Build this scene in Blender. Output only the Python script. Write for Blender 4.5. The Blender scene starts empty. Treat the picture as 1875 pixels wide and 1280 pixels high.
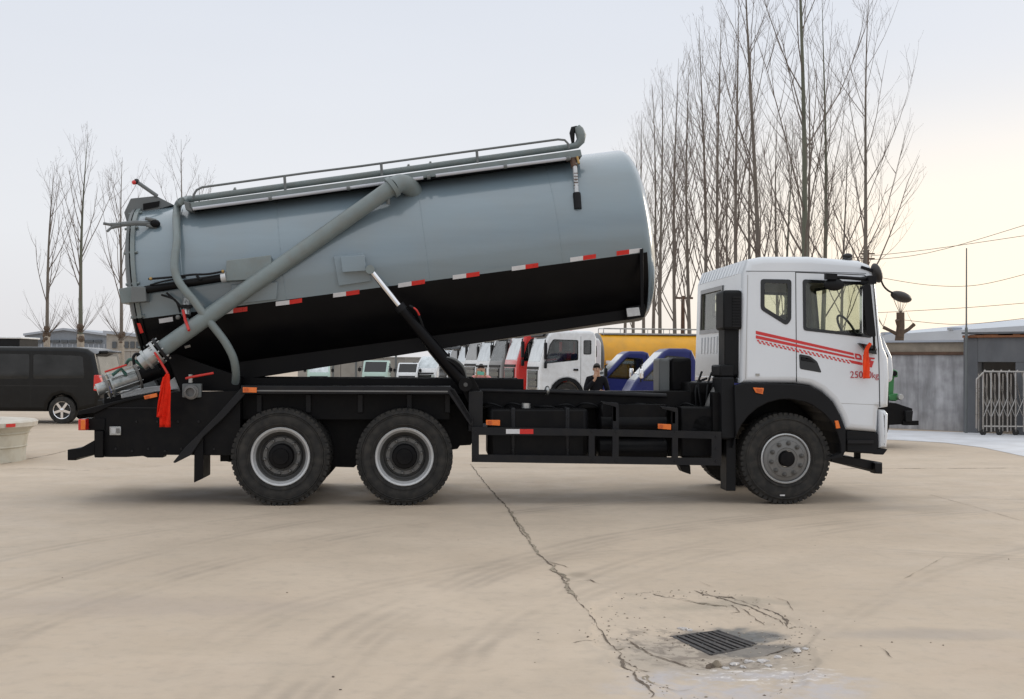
import bpy, bmesh, math, random
from mathutils import Vector, Matrix
from mathutils.geometry import tessellate_polygon

# ------------------------------------------------------------------ camera, world, sun, exposure
scene = bpy.context.scene
col = scene.collection
R = math.radians
FPX, CX, CY, CAMH = 2250.0, 937.5, 640.0, 1.57
cam_data = bpy.data.cameras.new('camera')
cam = bpy.data.objects.new('camera', cam_data)
col.objects.link(cam)
cam_data.sensor_width = 36.0
cam_data.lens = 36.0 * FPX / 1875.0
cam_data.clip_end = 3000.0
PITCH = math.atan(23.5 / FPX)
CAMR = Matrix.Rotation(math.pi / 2 + PITCH, 4, 'X') @ Matrix.Rotation(R(0.35), 4, 'Z')
cam.matrix_world = Matrix.Translation((0, 0, CAMH)) @ CAMR
scene.camera = cam
scene.render.resolution_x, scene.render.resolution_y = 1024, 699
scene.view_settings.view_transform = 'Standard'
scene.view_settings.look = 'None'
scene.view_settings.gamma = 1.0
scene.view_settings.use_curve_mapping = False
scene.view_settings.exposure = 0.0

SUN_EL, SUN_AZ = 14.0, 52.0          # azimuth in degrees clockwise from straight ahead (+Y)
sun_dir = Vector((math.sin(R(SUN_AZ)) * math.cos(R(SUN_EL)), math.cos(R(SUN_AZ)) * math.cos(R(SUN_EL)), math.sin(R(SUN_EL))))
world = bpy.data.worlds.new('World')
scene.world = world
world.use_nodes = True
wn, wl = world.node_tree.nodes, world.node_tree.links
wn.clear()
w_out = wn.new('ShaderNodeOutputWorld')
w_bg = wn.new('ShaderNodeBackground')
w_bg.inputs['Strength'].default_value = 0.1
w_sky = wn.new('ShaderNodeTexSky')
w_sky.sky_type = 'NISHITA'
w_sky.sun_disc = False
w_sky.sun_elevation = R(SUN_EL)
w_sky.sun_rotation = R(SUN_AZ)
w_sky.dust_density = 4.0
w_tc = wn.new('ShaderNodeTexCoord')
w_sep = wn.new('ShaderNodeSeparateXYZ')
wl.new(w_tc.outputs['Generated'], w_sep.inputs[0])
w_ramp = wn.new('ShaderNodeValToRGB')          # thin overcast: colour over height
els = w_ramp.color_ramp.elements
els[0].position, els[0].color = 0.0, (0.80, 0.79, 0.805, 1)
els[1].position, els[1].color = 1.0, (1.22, 1.24, 1.26, 1)
e = els.new(0.10); e.color = (0.85, 0.865, 0.90, 1)
e = els.new(0.30); e.color = (0.76, 0.80, 0.88, 1)
e = els.new(0.6); e.color = (1.05, 1.09, 1.14, 1)
wl.new(w_sep.outputs['Z'], w_ramp.inputs['Fac'])
w_dot = wn.new('ShaderNodeVectorMath'); w_dot.operation = 'DOT_PRODUCT'
w_nrm = wn.new('ShaderNodeVectorMath'); w_nrm.operation = 'NORMALIZE'
wl.new(w_tc.outputs['Generated'], w_nrm.inputs[0])
wl.new(w_nrm.outputs[0], w_dot.inputs[0])
gd = Vector((math.sin(R(34)), math.cos(R(34)), 0.06)).normalized()
w_dot.inputs[1].default_value = gd
w_glow = wn.new('ShaderNodeMapRange')
w_glow.interpolation_type = 'SMOOTHERSTEP'
w_glow.inputs['From Min'].default_value = 0.80
w_glow.inputs['From Max'].default_value = 1.0
wl.new(w_dot.outputs['Value'], w_glow.inputs['Value'])
w_low = wn.new('ShaderNodeMapRange')           # the glow sits low over the horizon
w_low.interpolation_type = 'SMOOTHERSTEP'
w_low.inputs['From Min'].default_value = 0.27
w_low.inputs['From Max'].default_value = 0.02
wl.new(w_sep.outputs['Z'], w_low.inputs['Value'])
w_mul = wn.new('ShaderNodeMath'); w_mul.operation = 'MULTIPLY'
wl.new(w_glow.outputs[0], w_mul.inputs[0]); wl.new(w_low.outputs[0], w_mul.inputs[1])
w_mixg = wn.new('ShaderNodeMix'); w_mixg.data_type = 'RGBA'
wl.new(w_mul.outputs[0], w_mixg.inputs['Factor'])
wl.new(w_ramp.outputs[0], w_mixg.inputs['A'])
w_mixg.inputs['B'].default_value = (1.25, 1.09, 0.88, 1)
w_noise = wn.new('ShaderNodeTexNoise')         # faint cloud streaks
w_map = wn.new('ShaderNodeMapping'); w_map.inputs['Scale'].default_value = (1, 1, 4)
wl.new(w_tc.outputs['Generated'], w_map.inputs[0]); wl.new(w_map.outputs[0], w_noise.inputs['Vector'])
w_noise.inputs['Scale'].default_value = 1.6
w_noise.inputs['Detail'].default_value = 4
w_nr = wn.new('ShaderNodeMapRange')
w_nr.inputs['To Min'].default_value = 9.6; w_nr.inputs['To Max'].default_value = 10.6
wl.new(w_noise.outputs['Fac'], w_nr.inputs['Value'])
w_sc = wn.new('ShaderNodeVectorMath'); w_sc.operation = 'SCALE'
wl.new(w_mixg.outputs['Result'], w_sc.inputs[0]); wl.new(w_nr.outputs[0], w_sc.inputs['Scale'])
w_mixs = wn.new('ShaderNodeMix'); w_mixs.data_type = 'RGBA'
w_mixs.inputs['Factor'].default_value = 0.94
wl.new(w_sky.outputs[0], w_mixs.inputs['A']); wl.new(w_sc.outputs[0], w_mixs.inputs['B'])
wl.new(w_mixs.outputs['Result'], w_bg.inputs['Color'])
wl.new(w_bg.outputs[0], w_out.inputs['Surface'])

sun_data = bpy.data.lights.new('sun', 'SUN')
sun_data.energy = 0.8
sun_data.angle = R(18)
sun_data.color = (1.0, 0.9, 0.76)
sun = bpy.data.objects.new('sun', sun_data)
sun.rotation_euler = sun_dir.to_track_quat('Z', 'Y').to_euler()
col.objects.link(sun)

# ------------------------------------------------------------------ pixel <-> place helpers
TR = Matrix.Translation((0, 13.5, 0)) @ Matrix.Rotation(R(4.0), 4, 'Z')     # near side of the truck
TRI = TR.inverted()
CAMLOC = Vector((0, 0, CAMH))

def wray(u, v):
    return (CAMR.to_3x3() @ Vector(((u - CX) / FPX, (CY - v) / FPX, -1.0))).normalized()
def B(u, v, d):                         # world point at depth d seen at pixel (u, v)
    r = wray(u, v); return CAMLOC + r * (d / r.y)
def G(u, v, z=0.0):                     # world point on the ground
    r = wray(u, v); return CAMLOC + r * ((z - CAMH) / r.z)
TO = TRI @ CAMLOC
def tray(u, v): return (TRI.to_3x3() @ wray(u, v)).normalized()
def P(u, v, Y=0.0):                     # truck-local point at depth Y behind the near side
    r = tray(u, v); return TO + r * ((Y - TO.y) / r.y)
def PX(u, v, X):
    r = tray(u, v); return TO + r * ((X - TO.x) / r.x)

# ------------------------------------------------------------------ materials
def mat(name, c, rough=0.5, metal=0.0, var=0.12, vscale=3.0, bump=0.0, bscale=60.0, spec=0.5, streak=None,
        dirt=None, dirt_z=None, dirt_amt=0.5, coat=0.0, rvar=0.1):
    m = bpy.data.materials.new(name); m.use_nodes = True
    n, l = m.node_tree.nodes, m.node_tree.links
    b = n['Principled BSDF']
    b.inputs['Metallic'].default_value = metal
    b.inputs['Specular IOR Level'].default_value = spec
    b.inputs['Coat Weight'].default_value = coat
    b.inputs['Coat Roughness'].default_value = 0.08
    tc = n.new('ShaderNodeTexCoord')
    nz = n.new('ShaderNodeTexNoise'); nz.inputs['Scale'].default_value = vscale
    nz.inputs['Detail'].default_value = 6; nz.inputs['Roughness'].default_value = 0.6
    src = tc.outputs['Object']
    if streak:
        mp = n.new('ShaderNodeMapping'); mp.inputs['Scale'].default_value = streak
        l.new(src, mp.inputs[0]); l.new(mp.outputs[0], nz.inputs['Vector'])
    else: l.new(src, nz.inputs['Vector'])
    mx = n.new('ShaderNodeMix'); mx.data_type = 'RGBA'
    mr = n.new('ShaderNodeMapRange'); mr.inputs['From Min'].default_value = 0.3; mr.inputs['From Max'].default_value = 0.7
    l.new(nz.outputs['Fac'], mr.inputs['Value']); l.new(mr.outputs[0], mx.inputs['Factor'])
    mx.inputs['A'].default_value = (*[x * (1 - var) for x in c], 1)
    mx.inputs['B'].default_value = (*[min(1, x * (1 + var)) for x in c], 1)
    out = mx.outputs['Result']
    if dirt:
        nd = n.new('ShaderNodeTexNoise'); nd.inputs['Scale'].default_value = vscale * 2.3; nd.inputs['Detail'].default_value = 8
        l.new(src, nd.inputs['Vector'])
        dr = n.new('ShaderNodeMapRange'); dr.inputs['From Min'].default_value = 0.42; dr.inputs['From Max'].default_value = 0.75
        dr.inputs['To Max'].default_value = dirt_amt
        l.new(nd.outputs['Fac'], dr.inputs['Value'])
        f = dr.outputs[0]
        if dirt_z:                      # dust that sits low on the thing
            sp = n.new('ShaderNodeSeparateXYZ'); l.new(src, sp.inputs[0])
            zr = n.new('ShaderNodeMapRange'); zr.inputs['From Min'].default_value = dirt_z[1]; zr.inputs['From Max'].default_value = dirt_z[0]
            l.new(sp.outputs['Z'], zr.inputs['Value'])
            mm = n.new('ShaderNodeMath'); mm.operation = 'MULTIPLY'
            l.new(f, mm.inputs[0]); l.new(zr.outputs[0], mm.inputs[1]); f = mm.outputs[0]
        m2 = n.new('ShaderNodeMix'); m2.data_type = 'RGBA'
        l.new(f, m2.inputs['Factor']); l.new(out, m2.inputs['A']); m2.inputs['B'].default_value = (*dirt, 1)
        out = m2.outputs['Result']
    l.new(out, b.inputs['Base Color'])
    rr = n.new('ShaderNodeMapRange')
    rr.inputs['To Min'].default_value = max(0.02, rough - rvar); rr.inputs['To Max'].default_value = min(1, rough + rvar)
    l.new(nz.outputs['Fac'], rr.inputs['Value']); l.new(rr.outputs[0], b.inputs['Roughness'])
    if bump:
        nb = n.new('ShaderNodeTexNoise'); nb.inputs['Scale'].default_value = bscale; nb.inputs['Detail'].default_value = 5
        l.new(src, nb.inputs['Vector'])
        bp = n.new('ShaderNodeBump'); bp.inputs['Strength'].default_value = bump; bp.inputs['Distance'].default_value = 0.01
        l.new(nb.outputs['Fac'], bp.inputs['Height']); l.new(bp.outputs[0], b.inputs['Normal'])
    return m

def glassmat(name, tint, refl=0.12, alpha=0.85):
    m = bpy.data.materials.new(name); m.use_nodes = True
    n, l = m.node_tree.nodes, m.node_tree.links
    n.clear()
    o = n.new('ShaderNodeOutputMaterial'); t = n.new('ShaderNodeBsdfTransparent'); g = n.new('ShaderNodeBsdfGlossy')
    d = n.new('ShaderNodeBsdfDiffuse'); d.inputs['Color'].default_value = (0.03, 0.035, 0.035, 1)
    t.inputs['Color'].default_value = (*tint, 1); g.inputs['Roughness'].default_value = 0.03
    fr = n.new('ShaderNodeLayerWeight'); fr.inputs['Blend'].default_value = 0.5
    pw = n.new('ShaderNodeMath'); pw.operation = 'POWER'; l.new(fr.outputs['Facing'], pw.inputs[0]); pw.inputs[1].default_value = 5.0
    nz = n.new('ShaderNodeTexNoise'); nz.inputs['Scale'].default_value = 2.0
    a1 = n.new('ShaderNodeMath'); a1.operation = 'MULTIPLY_ADD'
    l.new(nz.outputs['Fac'], a1.inputs[0]); a1.inputs[1].default_value = refl; a1.inputs[2].default_value = 0.02
    ad = n.new('ShaderNodeMath'); ad.operation = 'MULTIPLY_ADD'; l.new(pw.outputs[0], ad.inputs[0]); ad.inputs[1].default_value = 0.55
    l.new(a1.outputs[0], ad.inputs[2])
    m1 = n.new('ShaderNodeMixShader'); m1.inputs[0].default_value = alpha
    l.new(d.outputs[0], m1.inputs[1]); l.new(t.outputs[0], m1.inputs[2])
    m2 = n.new('ShaderNodeMixShader'); l.new(ad.outputs[0], m2.inputs[0])
    l.new(m1.outputs[0], m2.inputs[1]); l.new(g.outputs[0], m2.inputs[2]); l.new(m2.outputs[0], o.inputs['Surface'])
    return m

M = {}
M['cab'] = mat('white_cab_paint', (0.68, 0.71, 0.75), 0.24, var=0.03, vscale=1.2, coat=0.6, bump=0.12, bscale=1.6, dirt=(0.42, 0.38, 0.32), dirt_z=(0.6, 1.5), dirt_amt=0.22)
M['white'] = mat('white_paint', (0.76, 0.78, 0.8), 0.35, var=0.05, dirt=(0.4, 0.38, 0.34), dirt_amt=0.25)
M['tank'] = mat('grey_tank_paint', (0.178, 0.235, 0.272), 0.22, var=0.07, vscale=1.0, streak=(0.5, 2.0, 5.0), bump=0.3, bscale=1.3, coat=0.75, dirt=(0.2, 0.21, 0.2), dirt_amt=0.25, spec=0.6)
M['pipe'] = mat('grey_pipe_paint', (0.175, 0.21, 0.212), 0.38, var=0.1, vscale=4, bump=0.05, dirt=(0.16, 0.15, 0.13), dirt_amt=0.4)
M['greydark'] = mat('dull_grey_paint', (0.13, 0.14, 0.142), 0.5, var=0.12)
M['tankblack'] = mat('black_tank_paint', (0.004, 0.004, 0.005), 0.36, var=0.2, vscale=1.3, streak=(0.6, 2, 4), rvar=0.08, dirt=(0.012, 0.011, 0.01), dirt_amt=0.3, spec=0.13)
M['black'] = mat('black_chassis_paint', (0.004, 0.004, 0.005), 0.45, var=0.25, vscale=4, dirt=(0.016, 0.014, 0.012), dirt_amt=0.35, spec=0.14)
M['guard'] = mat('charcoal_guard_paint', (0.009, 0.0095, 0.012), 0.42, var=0.2, dirt=(0.03, 0.027, 0.023), dirt_amt=0.3, spec=0.25)
M['plastic'] = mat('black_plastic', (0.008, 0.0085, 0.01), 0.55, var=0.2, bump=0.1, bscale=200, spec=0.2)
M['gloss'] = mat('gloss_black', (0.008, 0.009, 0.01), 0.15, var=0.1)
M['rubber'] = mat('tyre_rubber', (0.021, 0.0205, 0.020), 0.75, var=0.25, vscale=6, bump=0.15, bscale=90, dirt=(0.075, 0.067, 0.057), dirt_amt=0.42, spec=0.3)
M['rim'] = mat('silver_rim_paint', (0.52, 0.53, 0.54), 0.35, metal=0.3, var=0.06, dirt=(0.2, 0.18, 0.15), dirt_amt=0.3)
M['disc'] = mat('grey_wheel_disc', (0.17, 0.17, 0.168), 0.45, metal=0.2, var=0.1, dirt=(0.12, 0.10, 0.08), dirt_amt=0.4)
M['rimin'] = mat('dull_inner_rim', (0.06, 0.06, 0.06), 0.55, var=0.15, dirt=(0.1, 0.09, 0.075), dirt_amt=0.4)
M['chrome'] = mat('chrome', (0.8, 0.8, 0.82), 0.12, metal=1.0, var=0.03)
M['steel'] = mat('bare_steel', (0.45, 0.46, 0.46), 0.35, metal=0.8, var=0.15, dirt=(0.18, 0.17, 0.15), dirt_amt=0.4)
M['mirrorback'] = mat('dark_mirror_housing', (0.028, 0.025, 0.023), 0.45, var=0.15)
M['valve'] = mat('scuffed_valve_metal', (0.42, 0.44, 0.44), 0.38, metal=0.6, var=0.25, vscale=6, dirt=(0.1,0.13,0.12), dirt_amt=0.6)
M['alu'] = mat('white_plastic_tube', (0.46, 0.47, 0.51), 0.35, metal=0.0, var=0.1)
M['red'] = mat('red_paint', (0.52, 0.022, 0.015), 0.35, var=0.08)
M['cloth'] = mat('red_cloth', (0.72, 0.028, 0.012), 0.85, var=0.12, vscale=20, bump=0.2, bscale=150, spec=0.1)
M['orangecloth'] = mat('orange_red_cloth', (0.85, 0.085, 0.03), 0.85, var=0.12, vscale=20, bump=0.2, bscale=150, spec=0.1)
M['tapew'] = mat('white_reflective_tape', (0.62, 0.62, 0.64), 0.3, var=0.06, vscale=25)
M['taper'] = mat('red_reflective_tape', (0.6, 0.02, 0.015), 0.3, var=0.1, vscale=25)
M['amber'] = mat('amber_lens', (0.75, 0.16, 0.015), 0.15, var=0.1, vscale=40, coat=0.5)
M['amber2'] = mat('amber_lens_base', (0.5, 0.09, 0.012), 0.3, var=0.1, vscale=40)
M['redlens'] = mat('red_lens', (0.6, 0.015, 0.01), 0.12, var=0.1, vscale=40, coat=0.6)
M['glass'] = glassmat('cab_glass', (0.90, 0.92, 0.87), refl=0.05, alpha=0.97)
M['glassbg'] = glassmat('tinted_truck_glass', (0.72, 0.76, 0.76), refl=0.12, alpha=0.9)
M['vanglass'] = glassmat('dark_van_glass', (0.05, 0.06, 0.06), refl=0.07, alpha=0.75)
M['interior'] = mat('cab_interior', (0.06, 0.058, 0.055), 0.8, var=0.2)
M['vinylgrey'] = mat('interior_trim', (0.32, 0.31, 0.29), 0.8, var=0.2)
M['decal'] = mat('red_decal', (0.58, 0.03, 0.03), 0.4, var=0.04)
M['decaltext'] = mat('dull_red_print', (0.42, 0.03, 0.045), 0.4, var=0.04)
M['brass'] = mat('brass', (0.4, 0.26, 0.1), 0.4, metal=0.8, var=0.2)
M['rust'] = mat('rusty_brown', (0.10, 0.055, 0.035), 0.8, var=0.3, vscale=8)
M['mirror'] = mat('mirror_glass', (0.8, 0.8, 0.8), 0.04, metal=1.0, var=0.01)
M['platewhite'] = mat('data_plate', (0.5, 0.51, 0.52), 0.35, metal=0.3, var=0.1, vscale=30)
M['teal'] = mat('teal_grease', (0.035, 0.12, 0.10), 0.5, var=0.2, vscale=20)

# ------------------------------------------------------------------ mesh builder
class MB:
    def __init__(s): s.v, s.f, s.m = [], [], []
    def add(s, vs, fs, m=0):
        k = len(s.v); s.v.extend([tuple(x) for x in vs])
        for f in fs: s.f.append([i + k for i in f]); s.m.append(m)
    def box(s, a, b, m=0, X=None):
        x0, y0, z0 = a; x1, y1, z1 = b
        vs = [Vector(p) for p in ((x0,y0,z0),(x1,y0,z0),(x1,y1,z0),(x0,y1,z0),(x0,y0,z1),(x1,y0,z1),(x1,y1,z1),(x0,y1,z1))]
        if X is not None: vs = [X @ p for p in vs]
        s.add(vs, [(0,3,2,1),(4,5,6,7),(0,1,5,4),(1,2,6,5),(2,3,7,6),(3,0,4,7)], m)
        return s
    def prism(s, outer, d, holes=(), m=0, mb=None, ms=None, o=(0,0,0), ex=(1,0,0), ey=(0,0,1), en=(0,1,0)):
        """polygon in the (ex, ey) plane, thickened by d along en; m front, mb back, ms sides"""
        mb = m if mb is None else mb; ms = m if ms is None else ms
        o, ex, ey, en = Vector(o), Vector(ex), Vector(ey), Vector(en)
        loops = [list(outer)] + [list(h) for h in holes]
        tris = tessellate_polygon([[Vector((p[0], p[1], 0)) for p in lp] for lp in loops])
        flat = [p for lp in loops for p in lp]
        n = len(flat)
        fr = [o + ex * p[0] + ey * p[1] for p in flat]
        bk = [q + en * d for q in fr]
        # orientation
        def fix(t, want):
            a, b, c = fr[t[0]], fr[t[1]], fr[t[2]]
            nn = (b - a).cross(c - a)
            return t if nn.dot(want) > 0 else (t[0], t[2], t[1])
        k = len(s.v); s.v.extend([tuple(x) for x in fr + bk])
        for t in tris:
            t1 = fix(t, -en * d); s.f.append([k + i for i in t1]); s.m.append(m)
            t2 = (t1[0], t1[2], t1[1]); s.f.append([k + n + i for i in t2]); s.m.append(mb)
        off = 0
        for li, lp in enumerate(loops):
            c = len(lp)
            area = sum(lp[i][0] * lp[(i+1) % c][1] - lp[(i+1) % c][0] * lp[i][1] for i in range(c))
            hand = ex.cross(ey).dot(en * d)
            flip = (area > 0) == (hand > 0)
            if li: flip = not flip
            for i in range(c):
                a, b = off + i, off + (i + 1) % c
                q = (a, b, b + n, a + n) if flip else (b, a, a + n, b + n)
                s.f.append([k + j for j in q]); s.m.append(ms)
            off += c
        return s
    def tube(s, pts, rad, n=10, m=0, cap=True):
        pts = [Vector(p) for p in pts]
        rad = rad if isinstance(rad, (list, tuple)) else [rad] * len(pts)
        k = len(s.v); prev = None
        for i, p in enumerate(pts):
            a = pts[max(0, i-1)]; b = pts[min(len(pts)-1, i+1)]
            t = (b - a); t = t.normalized() if t.length > 1e-9 else Vector((0,0,1))
            if prev is None:
                ref = Vector((0,0,1)) if abs(t.z) < 0.9 else Vector((1,0,0))
                x = t.cross(ref).normalized()
            else:
                x = prev - t * prev.dot(t); x = x.normalized() if x.length > 1e-6 else t.orthogonal().normalized()
            prev = x; y = t.cross(x)
            for j in range(n):
                an = 2 * math.pi * j / n
                s.v.append(tuple(p + (x * math.cos(an) + y * math.sin(an)) * rad[i]))
        for i in range(len(pts) - 1):
            for j in range(n):
                a = k + i*n + j; b = k + i*n + (j+1) % n
                s.f.append([a, b, b + n, a + n]); s.m.append(m)
        if cap and n > 2:
            s.f.append([k + j for j in range(n)][::-1]); s.m.append(m)
            e = k + (len(pts)-1)*n
            s.f.append([e + j for j in range(n)]); s.m.append(m)
        return s
    def lathe(s, prof, X=None, n=48, m=0, ms=None):
        """prof: (radius, a) points; a runs along local Y; X places it"""
        X = X or Matrix.Identity(4)
        k = len(s.v)
        for r, a in prof:
            for j in range(n):
                an = 2 * math.pi * j / n
                s.v.append(tuple(X @ Vector((r * math.cos(an), a, r * math.sin(an)))))
        for i in range(len(prof) - 1):
            mm = ms[i] if ms else m
            for j in range(n):
                a = k + i*n + j; b = k + i*n + (j+1) % n
                s.f.append([a, b, b + n, a + n]); s.m.append(mm)
        return s
    def ball(s, c, r, n=12, m=0, X=None):
        c = Vector(c); r = r if isinstance(r, (tuple, list)) else (r, r, r)
        k = len(s.v); rows = n // 2
        for i in range(rows + 1):
            ph = math.pi * i / rows
            for j in range(n):
                th = 2 * math.pi * j / n
                p = Vector((r[0]*math.sin(ph)*math.cos(th), r[1]*math.sin(ph)*math.sin(th), r[2]*math.cos(ph)))
                if X is not None: p = X @ p
                s.v.append(tuple(c + p))
        for i in range(rows):
            for j in range(n):
                a = k + i*n + j; b = k + i*n + (j+1) % n
                s.f.append([a, a + n, b + n, b]); s.m.append(m)
        return s
    def map(s, fn): s.v = [tuple(fn(Vector(p))) for p in s.v]; return s
    def mesh(s, name, mats, smooth=35):
        me = bpy.data.meshes.new(name)
        me.from_pydata(s.v, [], s.f)
        for mt in (mats if isinstance(mats, (list, tuple)) else [mats]): me.materials.append(mt)
        me.polygons.foreach_set('material_index', s.m)
        if smooth:
            me.polygons.foreach_set('use_smooth', [True] * len(s.f))
            me.update()
            me.set_sharp_from_angle(angle=R(smooth))
        me.validate(); me.update()
        return me
    def build(s, name, mats, parent=None, smooth=35, bevel=0, seg=2):
        o = bpy.data.objects.new(name, s.mesh(name, mats, smooth))
        put(o, parent)
        if bevel:
            b = o.modifiers.new('bevel', 'BEVEL'); b.width = bevel; b.segments = seg; b.limit_method = 'ANGLE'; b.angle_limit = R(40)
        return o

OFF = {}
def put(o, parent=None):
    col.objects.link(o)
    if parent is not None:
        o.parent = parent
        if parent.name in OFF: o.location = OFF[parent.name]
    return o
def empty(name, loc=(0,0,0), rz=0.0, parent=None):
    o = bpy.data.objects.new(name, None); o.empty_display_size = 0.3
    o.location = loc; o.rotation_euler = (0, 0, rz)
    col.objects.link(o)
    if parent is not None: o.parent = parent
    return o
def tag(o, label=None, cat=None, group=None, kind=None):
    if label: o['label'] = label
    if cat: o['category'] = cat
    if group: o['group'] = group
    if kind: o['kind'] = kind
    return o
def copy_tree(o, parent=None):
    c = o.copy(); col.objects.link(c)
    if parent is not None: c.parent = parent
    for ch in list(o.children): copy_tree(ch, c)
    return c
def smoothpath(pts, k=6):
    """Catmull-Rom through the points"""
    pts = [Vector(p) for p in pts]; out = []
    for i in range(len(pts) - 1):
        p0, p1, p2, p3 = pts[max(0,i-1)], pts[i], pts[i+1], pts[min(len(pts)-1,i+2)]
        for j in range(k):
            t = j / k
            out.append(0.5*((2*p1)+(-p0+p2)*t+(2*p0-5*p1+4*p2-p3)*t*t+(-p0+3*p1-3*p2+p3)*t**3))
    out.append(pts[-1]); return out
def inset(poly, d):
    n = len(poly)
    area = sum(poly[i][0]*poly[(i+1)%n][1]-poly[(i+1)%n][0]*poly[i][1] for i in range(n))
    sg = 1 if area > 0 else -1
    out = []
    for i in range(n):
        a, b, c = Vector(poly[i-1][:2]), Vector(poly[i][:2]), Vector(poly[(i+1)%n][:2])
        e1 = (b-a).normalized(); e2 = (c-b).normalized()
        n1 = Vector((-e1.y, e1.x))*sg; n2 = Vector((-e2.y, e2.x))*sg
        q = n1 + n2
        if q.length < 1e-4: q = n1
        q.normalize(); k = max(0.45, q.dot(n1))
        p = b + q * (d / k); out.append((p.x, p.y))
    return out
def pcs(pts, Y=0.0): return [(P(u, v, Y).x, P(u, v, Y).z) for u, v in pts]
# ------------------------------------------------------------------ generic cab shell
def rounding(prof, r, W, k=4):
    rings = []
    for i in range(k + 1):
        ph = math.pi / 2 * i / k
        rings.append(([(p[0], p[1]) for p in inset(prof, r * (1 - math.sin(ph)) + 1e-4)] if i < k else list(prof), r * (1 - math.cos(ph))))
    return rings + [(pr, W - y) for pr, y in reversed(rings)]

def shell(prof, W, r, holes, openseg=(), inner_mat=1):
    """hollow body: rounded side edges, openings in the sides, open segments for windscreen and rear window"""
    mb = MB(); rings = rounding(prof, r, W); n = len(prof)
    k0 = len(mb.v)
    for pr, y in rings:
        for p in pr: mb.v.append((p[0], y, p[1]))
    mid = len(rings) // 2 - 1
    for i in range(len(rings) - 1):
        for j in range(n):
            if i == mid and j in openseg: continue
            a = k0 + i*n + j; b = k0 + i*n + (j+1) % n
            mb.f.append([a, b, b+n, a+n]); mb.m.append(0)
    pin = rings[0][0]
    mb.prism(pin, 0.04, holes, m=0, mb=inner_mat, ms=inner_mat, o=(0, 0, 0))
    mb.prism(pin, -0.04, holes, m=0, mb=inner_mat, ms=inner_mat, o=(0, W, 0))
    ip = inset(prof, 0.045)                       # lining
    for j in range(n):
        if j in openseg: continue
        a, b = ip[j], ip[(j+1) % n]
        mb.add([(a[0], 0.05, a[1]), (b[0], 0.05, b[1]), (b[0], W-0.05, b[1]), (a[0], W-0.05, a[1])], [(0,1,2,3)], inner_mat)
    return mb

def wall_between(mb, a, b, Y0, Y1, hole, th=0.04, m=0, mb_=1):
    """plate spanning profile points a-b (x, z) across Y, with a hole given in (s, t) fractions"""
    A, Bq = Vector((a[0], 0, a[1])), Vector((b[0], 0, b[1]))
    ex = (Bq - A); L = ex.length; ex.normalize()
    en = ex.cross(Vector((0, 1, 0)))
    H = [(L*s, Y0 + (Y1-Y0)*t) for s, t in hole] if hole else None
    mb.prism([(0, Y0), (L, Y0), (L, Y1), (0, Y1)], th, [H] if H else [], m=m, mb=mb_, ms=mb_, o=A, ex=ex, ey=(0,1,0), en=en)
    return A, ex, en, L, H

def rrect(x0, y0, x1, y1, r, k=3):
    pts = []
    for cx, cy, a0 in ((x1-r, y1-r, 0), (x0+r, y1-r, 90), (x0+r, y0+r, 180), (x1-r, y0+r, 270)):
        for i in range(k+1):
            a = R(a0 + 90*i/k); pts.append((cx + r*math.cos(a), cy + r*math.sin(a)))
    return pts
def roundpoly(pts, r, k=3):
    out = []; n = len(pts)
    for i in range(n):
        a, b, c = Vector(pts[i-1]), Vector(pts[i]), Vector(pts[(i+1) % n])
        rr = min(r, (a-b).length*0.45, (c-b).length*0.45)
        p, q = b + (a-b).normalized()*rr, b + (c-b).normalized()*rr
        for j in range(k+1):
            t = j/k; w = p*(1-t)**2 + b*2*t*(1-t) + q*t*t; out.append((w.x, w.y))
    return out

# ------------------------------------------------------------------ wheels
def tyre_mesh(rad, w, rimr, name='tyre', lugs=52):
    t = MB()
    sh = rad * 0.985
    prof = [(rimr, 0.02), (rimr+0.012, 0.0), (rimr+0.05, -0.012), ((rimr+rad)/2, -0.022), (sh-0.05, -0.012), (sh-0.012, 0.004), (sh, 0.02),
            (sh+0.004, w/2), (sh, w-0.02), (sh-0.012, w-0.004), (sh-0.05, w+0.012), ((rimr+rad)/2, w+0.022), (rimr+0.05, w+0.012), (rimr, w-0.02), (rimr-0.02, w/2), (rimr, 0.02)]
    t.lathe(prof, n=72)
    for rr in (rimr+0.035, (rimr+rad)/2+0.05, rad-0.075):                  # raised rings on the side
        t.lathe([(rr, -0.02), (rr+0.003, -0.0265), (rr+0.009, -0.0265), (rr+0.012, -0.018)], n=72)
    for i in range(lugs):
        for row, (y0, y1, ph) in enumerate(((-0.004, w*0.30, 0), (w*0.35, w*0.64, 0.5), (w*0.70, w+0.004, 0))):
            an = 2*math.pi*(i+ph)/lugs
            X = Matrix.Rotation(-an, 4, 'Y')
            hw = math.pi*rad/lugs*0.66
            t.box((sh-0.035, y0, -hw), (rad-0.001, y1, hw), 0, X)
    return t.mesh(name, M['rubber'], 40)

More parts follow.
